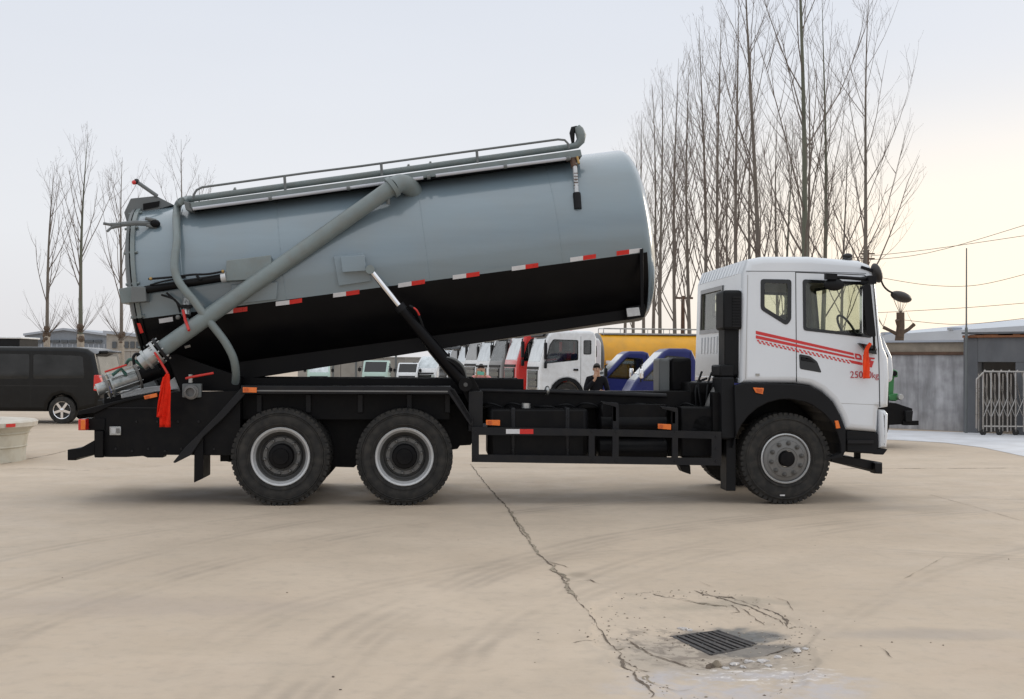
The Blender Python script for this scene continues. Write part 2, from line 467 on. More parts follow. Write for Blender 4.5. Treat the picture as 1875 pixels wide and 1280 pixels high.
def rear_rim_meshes(rr):
    X = MB()
    X.lathe([(rr-0.02, 0.035), (rr-0.004, -0.004), (rr-0.012, -0.012), (rr-0.03, -0.006), (rr-0.042, 0.02), (rr-0.055, 0.035), (rr-0.062, 0.06)], n=72)
    rim = X.mesh('rim', M['rim'])
    X = MB()
    X.lathe([(rr-0.055, 0.035), (rr-0.07, 0.06), (rr-0.075, 0.13), (rr-0.10, 0.15), (rr-0.105, 0.13), (rr-0.115, 0.125), (rr-0.125, 0.15), (0.11, 0.152)], n=64)
    disc = X.mesh('wheel_disc', M['rimin'])
    X = MB()
    X.lathe([(0.137, 0.15), (0.137, 0.06), (0.128, 0.045), (0.09, 0.04), (0.085, 0.025), (0.0, 0.022)], n=40)
    hub = X.mesh('hub', M['black'])
    X = MB(); X.lathe([(0.017, 0.152), (0.017, 0.118), (0.012, 0.108), (0.0, 0.106)], n=8)
    nut = X.mesh('wheel_nut', M['disc'])
    X = MB(); X.lathe([(0.21, 0.149), (0.208, 0.142), (0.165, 0.142), (0.16, 0.149)], n=48)
    ring = X.mesh('bolt_ring', M['disc'])
    return rim, disc, hub, nut, ring
def front_rim_meshes(rr):
    X = MB()
    X.lathe([(rr+0.004, 0.03), (rr+0.006, -0.012), (rr-0.006, -0.02), (rr-0.014, -0.012), (rr-0.016, -0.004)], n=72)
    rim = X.mesh('rim', M['rim'])
    X = MB()
    X.lathe([(rr-0.012, 0.012), (rr-0.03, -0.004), (rr-0.06, -0.012), (rr-0.075, -0.03), (0.125, -0.045), (0.118, -0.04), (0.095, -0.04), (0.09, -0.03)], n=64)
    disc = X.mesh('wheel_disc', M['disc'])
    X = MB(); X.lathe([(0.088, 0.0), (0.086, -0.075), (0.078, -0.088), (0.03, -0.092), (0, -0.092)], n=36)
    hub = X.mesh('hub', M['black'])
    X = MB(); X.lathe([(0.026, -0.03), (0.026, -0.05), (0.017, -0.052), (0.016, -0.07), (0.0, -0.076)], n=8)
    nut = X.mesh('wheel_nut', M['rimin'])
    return rim, disc, hub, nut

def make_wheel(parent, tyre, parts, loc, nut_r, far=False, dual=None, nuts=10):
    w = empty('wheel', (0, 0, 0), 0, parent)
    w.location = (loc[0], loc[1] + OFF[parent.name][1], loc[2])
    if far: w.rotation_euler = (0, 0, math.pi)
    def child(nm, me, l=(0, 0, 0), ry=0):
        o = bpy.data.objects.new(nm, me); col.objects.link(o); o.parent = w; o.location = l; o.rotation_euler = (0, ry, 0); return o
    child('tyre', tyre)
    if dual: child('tyre', tyre, (0, dual, 0))
    child('rim', parts[0]); child('wheel_disc', parts[1]); child('hub', parts[2])
    if len(parts) > 4: child('bolt_ring', parts[4])
    if not far:
        for i in range(nuts):
            a = 2*math.pi*(i+0.3)/nuts
            child('wheel_nut', parts[3], (nut_r*math.cos(a), 0, nut_r*math.sin(a)))
    return w

# ------------------------------------------------------------------ THE TANK TRUCK
truck = empty('tank_truck', TR @ Vector((0, 1.25, 0)), R(4.0))
OFF[truck.name] = (0, -1.25, 0)
tag(truck, 'big white cab truck with a tilted grey and black tank raised on its hydraulic rams', 'tank truck')

# --- cab
LEANK = 0.022
def lean(p):
    k = 1 - LEANK * max(-0.3, (p.z - 1.0))
    return Vector((p.x, 1.22 + (p.y - 1.22) * k, p.z))
CABW = 2.44
prof = pcs([(1357,702),(1360,600),(1362,499),(1371,474),(1400,468.5),(1484,468.5),(1577,476),(1597,484),(1606,500),(1617,613),(1622,636),(1630,655),(1632,690),(1629,745),
            (1611,748),(1608,792),(1547,787),(1538.7,761),(1524.5,735),(1504,716),(1484,706),(1455,702)])
raw_door = pcs([(1471.5,511),(1588,516),(1598,619),(1472,605)]); w_door = roundpoly(raw_door, 0.035)
raw_quar = pcs([(1394.5,510.5),(1451,511.5),(1450,586),(1441,596),(1394,566.5)]); w_quar = roundpoly(raw_quar, 0.035)
SEG_REAR, SEG_WS = 1, 8
mb = shell(prof, CABW, 0.075, [w_door, w_quar], openseg=(0, SEG_REAR, SEG_WS))
RX = prof[1][0]
# rear wall with its window
rz0, rz1 = prof[0][1], prof[2][1]
A0 = (prof[0][0], prof[0][1]); A2 = (prof[2][0], prof[2][1])
q1, q2 = PX(1322.5, 527, RX), PX(1283, 604, RX)
y_a, y_b = q1.y, q2.y; z_t, z_b = q1.z, PX(1322.5, 604, RX).z
ww = 0.075
hole = [((z_b-rz0)/(rz1-rz0), (y_a-ww)/(CABW-2*ww)), ((z_t-rz0)/(rz1-rz0), (y_a-ww)/(CABW-2*ww)), ((z_t-rz0)/(rz1-rz0), (y_b-ww)/(CABW-2*ww)), ((z_b-rz0)/(rz1-rz0), (y_b-ww)/(CABW-2*ww))]
rA, rex, ren, rL, rH = wall_between(mb, A0, A2, ww, CABW-ww, hole, th=-0.04)
wA, wex, wen, wL, wH = wall_between(mb, prof[8], prof[9], ww, CABW-ww, [(0.06,0.04),(0.94,0.04),(0.94,0.96),(0.06,0.96)], th=-0.04)
cab = mb.map(lean).build('cab_body', [M['cab'], M['vinylgrey']], truck)
# glass and window borders
def side_glass(outer, nm, far=False, bw=0.035):
    y = CABW if far else 0.0; s = -1 if far else 1
    raw = outer; outer = roundpoly(raw, 0.035)
    f = MB().prism(outer, 0.028*s, [roundpoly(inset(raw, bw), 0.02)], o=(0, y - 0.006*s, 0)).map(lean).build('window_frame', M['gloss'], cab)
    g = MB().prism(roundpoly(inset(raw, bw - 0.012), 0.02), 0.005*s, o=(0, y + 0.012*s, 0)).map(lean).build(nm, M['glass'], cab)
for far in (False, True):
    side_glass(raw_door, 'side_window', far); side_glass(raw_quar, 'side_window', far, 0.045)
def plate_on(A, ex, en, poly, th, off, m, nm, par, holes=()):
    return MB().prism(poly, th, holes, o=A + en*off, ex=ex, ey=(0,1,0), en=en).map(lean).build(nm, m, par)
plate_on(rA, rex, ren, inset(rH, -0.03), 0.012, -0.0, M['gloss'], 'window_frame', cab, [inset(rH, 0.02)])
plate_on(rA, rex, ren, inset(rH, 0.01), 0.005, -0.02, M['glass'], 'rear_window', cab)
plate_on(wA, wex, wen, inset(wH, -0.01), 0.006, -0.012, M['glass'], 'windscreen', cab)
plate_on(wA, wex, wen, inset(wH, -0.02), 0.008, 0.0, M['gloss'], 'window_frame', cab, [inset(wH, 0.04)])
# pressed ribs on the rear wall and the roof's sloping back
for i in range(7):
    c = PX(1286 + i*5.6, 632, RX)
    MB().box((RX-0.014, c.y-0.016, PX(1300, 648, RX).z), (RX+0.004, c.y+0.016, PX(1300, 617, RX).z)).build('rib', M['cab'], cab, bevel=0.006)
a, b = prof[2], prof[3]
for i in range(14):
    y = 0.22 + i*0.155
    t = MB().box((a[0]-0.004, y, a[1]+0.01), (b[0]-0.01, y+0.06, b[1]-0.01))
    t = MB(); nn = Vector((-(b[1]-a[1]), 0, b[0]-a[0])).normalized()*0.005
    v = []
    for yy in (y, y+0.085):
        for q in (a, b):
            for s in (0, 1): v.append(Vector((q[0], yy, q[1])) + nn*s)
    t.add(v, [(0,1,3,2), (4,6,7,5), (1,5,7,3), (0,4,5,1), (2,3,7,6)])
    t.map(lean).build('roof_rib', M['cab'], cab, bevel=0.003)
# lower rear body panels between window and floor (raised frame)
MB().box((RX-0.02, 0.1, prof[0][1]), (RX+0.0, CABW-0.1, prof[0][1]+0.06)).build('rear_sill', M['cab'], cab, bevel=0.008)
MB().prism([(0.0,0),(0.05,0),(0.05,0.95),(0,0.95)], 0.012, o=(RX-0.014, 0.1, prof[0][1]+0.1), ex=(0,1,0), ey=(0,0,1), en=(1,0,0)).build('rear_pressing', M['cab'], cab, bevel=0.004)
# roof drip rail and seams
def seam(pts, nm='panel_seam', w=0.009, Y=-0.0015, m=None, dep=0.003):
    q = [P(u, v, 0) for u, v in pts]
    t = MB()
    for i in range(len(q)-1):
        d = (q[i+1]-q[i]).normalized(); n = Vector((-d.z, 0, d.x))*w/2
        e = d * w * 0.3
        t.prism([((q[i]-e+n).x, (q[i]-e+n).z), ((q[i+1]+e+n).x, (q[i+1]+e+n).z), ((q[i+1]+e-n).x, (q[i+1]+e-n).z), ((q[i]-e-n).x, (q[i]-e-n).z)], dep, o=(0, Y - 0.0004*i, 0))
    return t.map(lean).build(nm, m or M['plastic'], cab)
seam([(1459,700),(1459,498),(1585,503),(1602,520),(1610,640),(1611,745)])
seam([(1368,496),(1450,496.5),(1588,500)], w=0.006)
seam([(1541,738.5),(1609,741.5)], w=0.004, m=M['vinylgrey'])
seam([(1371,503),(1366,694)], w=0.004, m=M['vinylgrey'])
MB().box((P(1384,686).x, -0.012, P(1384,688).z), (P(1391,686).x, 0.01, P(1384,684).z)).map(lean).build('fuel_flap', M['vinylgrey'], cab)
# door handle recess
MB().prism(roundpoly(pcs([(1464,648),(1484,652),(1497,662),(1505,682.5),(1465,675.5)]), 0.02), 0.006, o=(0,-0.004,0)).map(lean).build('door_handle', M['gloss'], cab)
MB().prism(roundpoly(pcs([(1468,653),(1483,656.5),(1493,664),(1468,660)]), 0.01), 0.02, o=(0,-0.02,0)).map(lean).build('door_handle', M['plastic'], cab, bevel=0.004)
# sun visor over windscreen, roof marker lamp
MB().prism(pcs([(1580,486),(1608,495),(1609,501),(1578,491)]), 0.02, o=(0,-0.012,0)).map(lean).build('drip_moulding', M['plastic'], cab)
for yy in (0.05, 0.3, 1.2, 2.1):
    c = P(1558, 476, yy); MB().ball((c.x, yy+0.1, prof[5][1]+0.015), (0.06, 0.035, 0.035), 10).build('roof_marker_lamp', M['gloss'], cab)
# decals
def decal(pts, m, nm='stripe', Y=-0.004):
    return MB().prism(pcs(pts), 0.0025, o=(0, Y, 0)).map(lean).build(nm, m, cab)
decal([(1385,605.5),(1563.6,646.3),(1564.6,651),(1385,611.5)], M['decal'])
decal([(1385,613.8),(1565,654),(1566,657.8),(1385,619.6)], M['decal'])
for k in range(22):
    u = 1386.5 + k*7.7
    for row in (0, 1):
        uu = u + row*3.2; vv = 621.6 + (uu-1385)*0.2235 + row*3.3
        if uu > 1552: continue
        decal([(uu,vv),(uu+4.2,vv+0.94),(uu+5.6,vv+4.0),(uu+1.4,vv+3.05)], M['decal'], 'hatch_mark')
decal([(1554,658.5),(1580,664),(1580,669),(1560,665)], M['decal'], 'stripe')
def textobj(txt, size, loc, m, nm='lettering', shear=0.0, sx=1.0, rot=0.0, bold=0.0, parent=None, width=None):
    c = bpy.data.curves.new('lettering', 'FONT'); c.body = txt; c.size = size; c.extrude = 0.001; c.shear = shear; c.offset = bold
    t = bpy.data.objects.new('tmp', c); col.objects.link(t)
    dg = bpy.context.evaluated_depsgraph_get(); dg.update()
    me = bpy.data.meshes.new_from_object(t.evaluated_get(dg)); me.name = nm
    bpy.data.objects.remove(t)
    xs = [v.co.x for v in me.vertices]
    if width: sx = width / (max(xs) - min(xs))
    X = Matrix.Translation(loc) @ Matrix.Rotation(rot, 4, 'Y') @ Matrix.Rotation(math.pi/2, 4, 'X') @ Matrix.Diagonal((sx, 1, 1, 1))
    me.transform(X); me.materials.clear(); me.materials.append(m)
    o = bpy.data.objects.new(nm, me); put(o, parent); return o
hh = (P(1560,680).z - P(1560,692.5).z)
def leanY(z): return lean(Vector((0, 0, z))).y
zt = P(1557, 692).z
textobj('25000', hh/0.70, (P(1556.5,692).x, leanY(zt)-0.006, zt), M['decaltext'], width=P(1596.2,692).x-P(1557,692).x, parent=cab)
textobj('kg', hh/0.80, (P(1596.8,692).x, leanY(zt)-0.006, P(1597,692.5).z), M['decaltext'], width=P(1608.8,692).x-P(1597.3,692).x, parent=cab)
# the three outlined logo letters, the middle one largely behind the ribbon
def ring_letter(out, hol): 
    MB().prism(pcs(out), 0.0025, [pcs(h) for h in hol], o=(0,-0.0045,0)).map(lean).build('logo_letter', M['decal'], cab)
ring_letter([(1566,647),(1575,648.5),(1578.5,652),(1579,659.5),(1567,657.5)], [[(1569,650.5),(1574,651.5),(1575.5,653.5),(1575.5,656),(1569.8,655)]])
ring_letter([(1580.5,649.5),(1583.5,650.3),(1586,656.5),(1588.5,651.3),(1591.8,652),(1587,662),(1583.8,661.4)], [])
ring_letter([(1592,654),(1603,655.3),(1601.8,658),(1595.6,657.6),(1595,660.2),(1601,661.5),(1597,673),(1588,671.2),(1589.6,666.8),(1593,667.6),(1594,664.4),(1590.8,663.6)], [])

# mudguard and arch
cx0, cz0 = P(1441, 843).x, 0.515
arch = []
outer = [(1345,706),(1366,700.5),(1455,703),(1484,707),(1506,718),(1526,737),(1540,763),(1549,786),(1549,828),(1524,838)]
op = pcs(outer, -0.02)
inner = []
for i in range(15):
    a = R(-2 + i*(176/14)); rr = 0.615
    inner.append((cx0 + rr*math.cos(a), cz0 + 0.05 + rr*math.sin(a)))
lp = pcs([(1345,860),(1345,706)], -0.02)
poly = op + inner[:-1]
fend = MB().prism(poly, 0.09, o=(0,-0.02,0)); 
mudg = fend.build('mudguard', M['plastic'], truck, bevel=0.012)
t = MB()                                                 # the guard's inner arch running across
for i in range(14):
    a, b = inner[i], inner[i+1]
    t.add([(a[0],0.02,a[1]),(b[0],0.02,b[1]),(b[0],0.7,b[1]),(a[0],0.7,a[1])],[(0,1,2,3)])
t.build('arch_liner', M['plastic'], mudg)
c = P(1388, 715, -0.03)
def lamp_box(parent, quad, Y, th=0.03, m='amber', nm='marker_lamp', split=None):
    a = MB().prism(pcs(quad, Y), th, o=(0, Y, 0)); o = a.build(nm, M[m], parent, bevel=0.004)
    if split:
        s = MB().prism(pcs(split, Y), 0.008, o=(0, Y-0.006, 0)); s.build('lens', M['amber2' if m == 'amber' else m], o)
    return o
lamp_box(mudg, [(1379,709.5),(1399,710.5),(1397,722),(1384,719)], -0.04, split=[(1385,712),(1396,712.5),(1395,719.5),(1386,717)])
lamp_box(mudg, [(1529,770.5),(1535,770),(1539,784),(1531.5,785)], -0.04)
# lower front: steps, bumper, tow beam
MB().prism(pcs([(1549,787),(1608,792),(1609,832),(1549,828)], 0.03), 0.5, o=(0,0.03,0)).build('cab_step', M['plastic'], truck, bevel=0.02)
MB().box((P(1552,805).x, 0.0, P(1552,812).z), (P(1600,805).x, 0.05, P(1552,806).z)).build('step_tread', M['guard'], truck)
bp_ = pcs([(1611,750),(1622,751),(1628,758),(1627,800),(1625,821),(1612,820)])
bb = MB(); rings = rounding(bp_, 0.05, CABW+0.0)
n_ = len(bp_)
for pr, y in rings:
    for p in pr: bb.v.append((p[0], y, p[1]))
for i in range(len(rings)-1):
    for j in range(n_):
        bb.f.append([i*n_+j, i*n_+(j+1)%n_, (i+1)*n_+(j+1)%n_, (i+1)*n_+j]); bb.m.append(0)
bb.f.append(list(range(n_))); bb.m.append(0); bb.f.append([(len(rings)-1)*n_+j for j in range(n_)]); bb.m.append(0)
bump = bb.build('bumper', M['cab'], truck)
MB().prism(pcs([(1609,821),(1626,822.5),(1618,833),(1600,832)], 0.03), CABW-0.06, o=(0,0.03,0)).build('bumper_skirt', M['plastic'], truck, bevel=0.01)
MB().prism(pcs([(1522,832),(1560,837),(1616,847),(1616,868),(1600,867),(1598,861),(1560,852),(1522,846)], 0.4), 0.12, o=(0,0.4,0)).build('underrun_bar', M['guard'], truck, bevel=0.008)
MB().box((P(1602,850,0.3).x, 0.3, P(1602,866,0.3).z), (P(1616,850,0.3).x, 2.1, P(1602,848,0.3).z)).build('underrun_beam', M['guard'], truck, bevel=0.01)
MB().box((P(1566,838,0.45).x, 0.45, P(1566,842,0.45).z), (P(1576,838,0.45).x, 0.5, P(1566,828,0.45).z)).build('bracket', M['black'], truck)
# cowl bulge at the front face, grille
MB().prism([(0.12,0),(CABW-0.12,0),(CABW-0.2,0.5),(0.2,0.5)], 0.03, o=(prof[12][0]-0.005,0,P(1632,745).z+0.03), ex=(0,1,0), ey=(0,0,1), en=(1,0,0)).build('grille', M['plastic'], cab, bevel=0.01)
MB().prism(pcs([(1617,613),(1624,630),(1634,652),(1637,678),(1634,700),(1618,700)], 0.6), 1.2, o=(0,0.6,0)).build('front_panel', M['cab'], cab, bevel=0.04, seg=3)
# mirrors
mir = MB().prism(roundpoly(pcs([(1577,524),(1592,520),(1602,618),(1585,613)], -0.2), 0.03), 0.10, o=(0,-0.24,0)).build('door_mirror', M['plastic'], truck, bevel=0.012)
MB().box((P(1579,527,-0.2).x-0.012, -0.23, P(1585,610,-0.2).z), (P(1579,527,-0.2).x-0.006, -0.15, P(1579,530,-0.2).z)).build('mirror_glass', M['mirror'], mir)
t = MB().tube([P(1601,514,-0.02), P(1597,511,-0.12), P(1583,511,-0.2), P(1540,508,-0.2), P(1514,508,-0.2)], 0.02, 8)
MB().box((P(1510,504,-0.2).x, -0.26, P(1510,512,-0.2).z), (P(1530,504,-0.2).x, -0.18, P(1510,501.5,-0.2).z)).build('mirror_clamp', M['plastic'], mir)
t.box((P(1588,500,-0.2).x, -0.25, P(1592,520,-0.2).z), (P(1602,500,-0.2).x, 0.0, P(1592,505,-0.2).z))
MB().tube([P(1600,612,-0.2), P(1601,640,-0.12), P(1604,640,0.0)], 0.014, 8).build('mirror_arm', M['plastic'], mir)
t.build('mirror_arm', M['plastic'], mir)
c = P(1527, 521, -0.2); t = MB(); t.ball(c, (0.115, 0.05, 0.07), 18); t.build('kerb_mirror', M['plastic'], mir)
MB().prism(pcs([(1572,628),(1604,633),(1606,649),(1590,646)], -0.05), 0.06, o=(0,-0.05,0)).build('mirror_bracket', M['gloss'], mir, bevel=0.006)
# two front blind spot mirrors on arms
t = MB(); X = Matrix.Rotation(R(14), 4, 'Y')
c = P(1610, 499, -0.02); t.ball(c + Vector((0,0.08,0)), (0.055, 0.09, 0.115), 18, X=Matrix.Rotation(R(-18), 4, 'Y')); fm = t.build('front_mirror', M['mirrorback'], truck)
MB().tube(smoothpath([P(1608,495,0.05), P(1616,520,0.05), P(1625,531,0.1), P(1634,536,0.15)], 5), 0.011, 8).build('mirror_arm', M['plastic'], fm)
c = P(1650, 543.5, 0.15); MB().ball(c, (0.125, 0.09, 0.06), 20, X=Matrix.Rotation(R(17), 4, 'Y')).build('mirror_head', M['mirrorback'], fm)
# interior
it = MB(); fz = P(1480, 690).z
it.box((RX+0.08, 0.1, fz-0.08), (prof[12][0]-0.1, CABW-0.1, fz))
it.build('cab_floor', M['interior'], cab)
def seat(y):
    x = P(1490, 640).x
    MB().box((x-0.1, y, fz+0.02), (x+0.38, y+0.5, fz+0.3)).build('seat', M['interior'], cab, bevel=0.05)
    MB().prism([(x-0.2, fz+0.2),(x+0.0,fz+0.2),(x-0.06,fz+0.72),(x-0.2,fz+0.72)], 0.46, o=(0,y+0.02,0)).build('seat', M['interior'], cab, bevel=0.04)
seat(0.25)
MB().prism(pcs([(1583,640),(1582,612),(1612,606),(1622,640)]), CABW-0.3, o=(0,0.15,0)).build('dashboard', M['interior'], cab, bevel=0.03)
c = P(1522, 606, 0.55); th = [(c + Matrix.Rotation(R(-62), 3, 'Y') @ Vector((0.0, 0.21*math.cos(R(a)), 0.21*math.sin(R(a)))) + Vector((0.22,0.0,-0.01))) for a in range(0, 361, 18)]
th = [c + Vector((0.20,0.0,0.0)) + Matrix.Rotation(R(60), 3, 'Y') @ Vector((0.21*math.cos(R(a)), 0.21*math.sin(R(a)), 0)) for a in range(0, 361, 18)]
MB().tube(th, 0.014, 6, cap=False).build('steering_wheel', M['interior'], cab)

# --- wheels
TW = 0.28
rt = tyre_mesh(0.53, TW, 0.315); rr_ = rear_rim_meshes(0.325)
ft = tyre_mesh(0.512, 0.29, 0.272); fr_ = front_rim_meshes(0.275)
for u in (513, 740.5):
    x = P(u, 835, 0.0).x
    make_wheel(truck, rt, rr_, (x, 0.02, 0.53), 0.187, dual=0.34)
    make_wheel(truck, rt, rr_, (x, 2.48, 0.53), 0.187, far=True, dual=0.34)
    MB().tube([(x, 0.5, 0.53), (x, 2.0, 0.53)], 0.11, 14).build('axle', M['black'], truck)
    MB().ball((x, 1.25, 0.53), (0.26, 0.22, 0.26), 16).build('differential', M['black'], truck)
make_wheel(truck, ft, fr_, (cx0, 0.06, 0.512), 0.176)
make_wheel(truck, ft, fr_, (cx0, 2.40, 0.512), 0.176, far=True)
MB().tube([(cx0, 0.4, 0.48), (cx0, 2.1, 0.48)], 0.07, 10).build('axle', M['black'], truck)
MB().box((P(1430,890).x-0.0, 0.035, 0.095), (P(1447,890).x-0.05, 0.045, 0.11)).build('wheel_weight', M['tapew'], truck)

# --- chassis
def ppoly(nm, pts, Y0, Y1, m='black', parent=truck, bevel=0.006, holes=()):
    return MB().prism(pcs(pts, Y0), Y1 - Y0, [pcs(h, Y0) for h in holes], o=(0, Y0, 0)).build(nm, M[m], parent, bevel=bevel)
def prect(nm, u0, v0, u1, v1, Y0, Y1, m='black', parent=truck, bevel=0.006):
    return ppoly(nm, [(u0,v0),(u1,v0),(u1,v1),(u0,v1)], Y0, Y1, m, parent, bevel)
zf0, zf1 = P(800, 775, 0.8).z, P(800, 722, 0.8).z
for y in (0.8, 1.62):
    MB().box((P(190,750,0.8).x, y, zf0), (P(1560,750,0.8).x, y+0.08, zf1)).build('chassis_rail', M['black'], truck, bevel=0.005)
for u in (240, 440, 620, 800, 960, 1120, 1260, 1400):
    x = P(u, 750, 0.9).x; MB().box((x-0.05, 0.88, zf0+0.03), (x+0.05, 1.62, zf1-0.03)).build('cross_member', M['black'], truck)
for y in (0.72, 1.70):                                                      # subframe the tank rests on when down
    MB().box((P(436,700,0.72).x, y, P(700,722,0.72).z), (P(959,700,0.72).x, y+0.09, P(700,692.5,0.72).z)).build('subframe_rail', M['tankblack'], truck, bevel=0.006)
for y in (0.9, 1.66):
    MB().box((P(959,710,0.9).x+0.01, y, P(959,722,0.9).z-0.03), (P(1270,722,0.9).x, y+0.07, P(959,719,0.9).z)).build('subframe_rail', M['black'], truck)
# rear fender plates
ppoly('rear_fender', [(441,706),(826,708),(834,717),(866,770),(862,781),(822,722),(441,721)], 0.0, 0.62, 'guard')
prect('fender_skirt', 441, 721, 824, 768, 0.34, 0.38, 'black')
ppoly('inner_panel', [(425,740),(640,740),(866,740),(866,806),(862,815),(842,816),(838,822),(655,850),(648,856),(612,855),(600,848),(420,846),(404,843)], 0.66, 0.78, 'black')
ppoly('fender_brace', [(822,712),(832,712),(866,768),(866,782)], 0.0, 0.04, 'guard')
prect('rear_body_frame', 858, 716, 884, 790, 0.1, 0.6, 'guard')
# tail box
tail = ppoly('tail_box', [(172.5,758),(208,741),(290,719),(440,716),(440,800),(425,834),(300,833),(298,838),(270,838),(262,835),(232,837),(199,837),(172.5,836)], 0.12, 0.3, 'black')
MB().prism(pcs([(176,760),(430,740),(425,832),(190,834)], 0.3), 1.9, o=(0,0.3,0)).build('tail_frame', M['black'], truck)
ppoly('tail_top', [(142,753),(208,735.5),(286,717),(288,722),(208,741),(176,756),(143,760)], 0.08, 2.3, 'black')
MB().box((P(182,746,0.12).x, 0.108, P(182,747.5,0.12).z), (P(287,746,0.12).x, 0.12, P(182,745.5,0.12).z)).build('trim_strip', M['guard'], truck)
prect('lamp_bracket', 155, 766, 192, 788, 0.1, 0.16)
tl = prect('tail_lamp', 143, 767.5, 157, 788, -0.02, 0.3, 'redlens')
prect('lens', 147.5, 768.5, 156, 787, -0.03, -0.02, 'amber', tl)
sk = prect('socket', 200, 781, 221, 797, 0.09, 0.12, 'steel')
prect('socket_flap', 203, 783.5, 212, 794.5, 0.075, 0.09, 'rim', sk, 0.003); prect('socket_flap', 213.5, 784.5, 218.5, 793.5, 0.08, 0.09, 'disc', sk, 0.003)
prect('tail_leg', 173, 790, 188.5, 838, 0.04, 0.12)
ppoly('underrun_bar', [(123.5,823.5),(148,820),(173,806),(173,832),(123.5,843)], 0.04, 0.16, 'black')
MB().box((P(124,825,0.1).x, 0.1, P(124,843,0.1).z), (P(140,825,0.1).x, 2.4, P(124,824,0.1).z)).build('underrun_beam', M['guard'], truck, bevel=0.008)
ppoly('mudguard_strip', [(440,712),(446,708),(448,723),(410,765),(372,800),(350,833),(320,848),(316.5,846.5),(340,818),(362,797),(400,757)], 0.02, 0.07, 'guard')
ppoly('mudflap', [(356,800),(372,800),(372,876),(355,884)], 0.05, 0.5, 'black')
prect('mudflap', 403, 800, 420, 845, 0.4, 0.8)
lamp_box(truck, [(444.5,709),(470,709.5),(470,719),(444.5,718.5)], -0.03, split=[(447,711),(455,711.2),(455,717),(447,716.8)])
lamp_box(truck, [(263,725),(286.5,719.5),(288,726.5),(265,731.5)], 0.04, split=[(266,726),(273,724.4),(274,729),(267,730.4)])
# side guard
guard = MB()
go = pcs([(864,782),(1000,784),(1321,790.5),(1321,852.5),(1000,848),(864,846)], 0.0)
gh = [pcs([(877,796.5),(1078,798),(1078,835),(877,832.5)], 0.0), pcs([(1089,798.3),(1121.5,799),(1121.5,836),(1089,835.3)], 0.0),
      pcs([(1133,799),(1231,801.5),(1231,838),(1133,836.2)], 0.0), pcs([(1241.5,801.8),(1303,803.5),(1303,838.5),(1241.5,838.2)], 0.0)]
guard.prism(go, 0.06, gh); sg = guard.build('side_guard', M['guard'], truck, bevel=0.012)
for (u, v, dv) in ((1127.5, 737, 0), (1236, 746, 0)):
    ppoly('guard_post', [(u-26,v-2),(u-10,v),(u+5,v+1),(u+6,v+6),(u+6,800),(u-6,800),(u-6,v+7),(u-24,v+3)], 0.07, 0.14, 'guard')
prect('guard_bracket', 1305, 718, 1321, 790, 0.15, 0.3, 'black')
tp = prect('reflective_tape', 926.5, 785.8, 951.6, 794.3, -0.006, -0.001, 'tapew', sg, 0)
tp = prect('reflective_tape', 951.6, 785.8, 976.6, 794.6, -0.006, -0.001, 'taper', sg, 0)
lamp_box(truck, [(890,769),(915.6,769),(915.6,779.5),(890,778)], 0.0, split=[(893,770.5),(900,770.5),(900,777),(893,777)])
lamp_box(truck, [(1205,776),(1229,777),(1229,787),(1205,785)], 0.0, split=[(1207,777.5),(1213.5,777.8),(1213.5,784.5),(1207,784)])
# fuel tank, air tanks, battery box
def capsule(nm, u0, u1, v, Y, r, m='black', par=truck):
    a, b = P(u0, v, Y), P(u1, v, Y)
    X = Matrix.Translation((a.x, Y, a.z)) @ Matrix.Rotation(-math.pi/2, 4, 'Z'); L = b.x - a.x
    pr = [(0, 0)] + [(r*math.sin(R(q)), 0.25*r*(1-math.cos(R(q)))) for q in (20, 45, 70, 90)] + [(r, L-0.25*r)] + [(r*math.sin(R(q)), L-0.25*r*(1-math.cos(R(q)))) for q in (70, 45, 20, 0)]
    return MB().lathe(pr, X, n=32).build(nm, M[m], par)
ft_ = prect('fuel_tank', 893, 748, 1078, 838, 0.16, 0.62, 'black', bevel=0.05)
for u in (935, 1035): prect('tank_strap', u, 746, u+9, 839, 0.145, 0.63, 'guard', ft_, bevel=0.02)
MB().lathe([(0.05, 0), (0.05, 0.06), (0, 0.06)], Matrix.Translation((P(963,750,0.3).x, 0.3, P(963,748,0.3).z)) @ Matrix.Rotation(math.pi/2, 4, 'X'), n=20).build('filler_cap', M['steel'], ft_)
capsule('air_tank', 1092, 1222, 822, 0.35, 0.12); capsule('air_tank', 1094, 1222, 776, 0.4, 0.13)
prect('battery_box', 1100, 740, 1222, 770, 0.3, 0.7, 'black', bevel=0.02)
prect('side_locker', 1247, 745, 1322, 838, 0.2, 0.65, 'black', bevel=0.02)
prect('drive_cover', 870, 716, 1300, 748, 0.55, 0.75, 'black', bevel=0.01)
ppoly('drain_pan', [(1243.8,852),(1264,852),(1265,869),(1250,864)], 0.1, 0.3, 'black')
lt = MB().tube([P(1003,716.5,0.45), P(1220,725,0.45)], 0.028, 12).build('steering_tube', M['guard'], truck)
MB().ball(P(1002,715,0.45), (0.035,0.05,0.055), 12).build('tube_end', M['steel'], lt)
MB().tube([P(870,714.5,0.4), P(1000,717.5,0.4)], 0.024, 10).build('cable_tube', M['guard'], truck)
rng = random.Random(4)
for i in range(9):                                                          # hoses and lines below the deck
    u = 885 + i*44 + rng.uniform(-8, 8)
    MB().tube(smoothpath([P(u, 745, 0.5), P(u+12, 738+rng.uniform(0,8), 0.42), P(u+30, 742+rng.uniform(-3,5), 0.4), P(u+48, 752, 0.5)], 5), 0.012, 6).build('hose', M['plastic'], truck)
bolt_me = MB().lathe([(0.0,-0.012),(0.012,-0.012),(0.013,0.0),(0.013,0.01)], n=6).mesh('bolt', M['guard'])
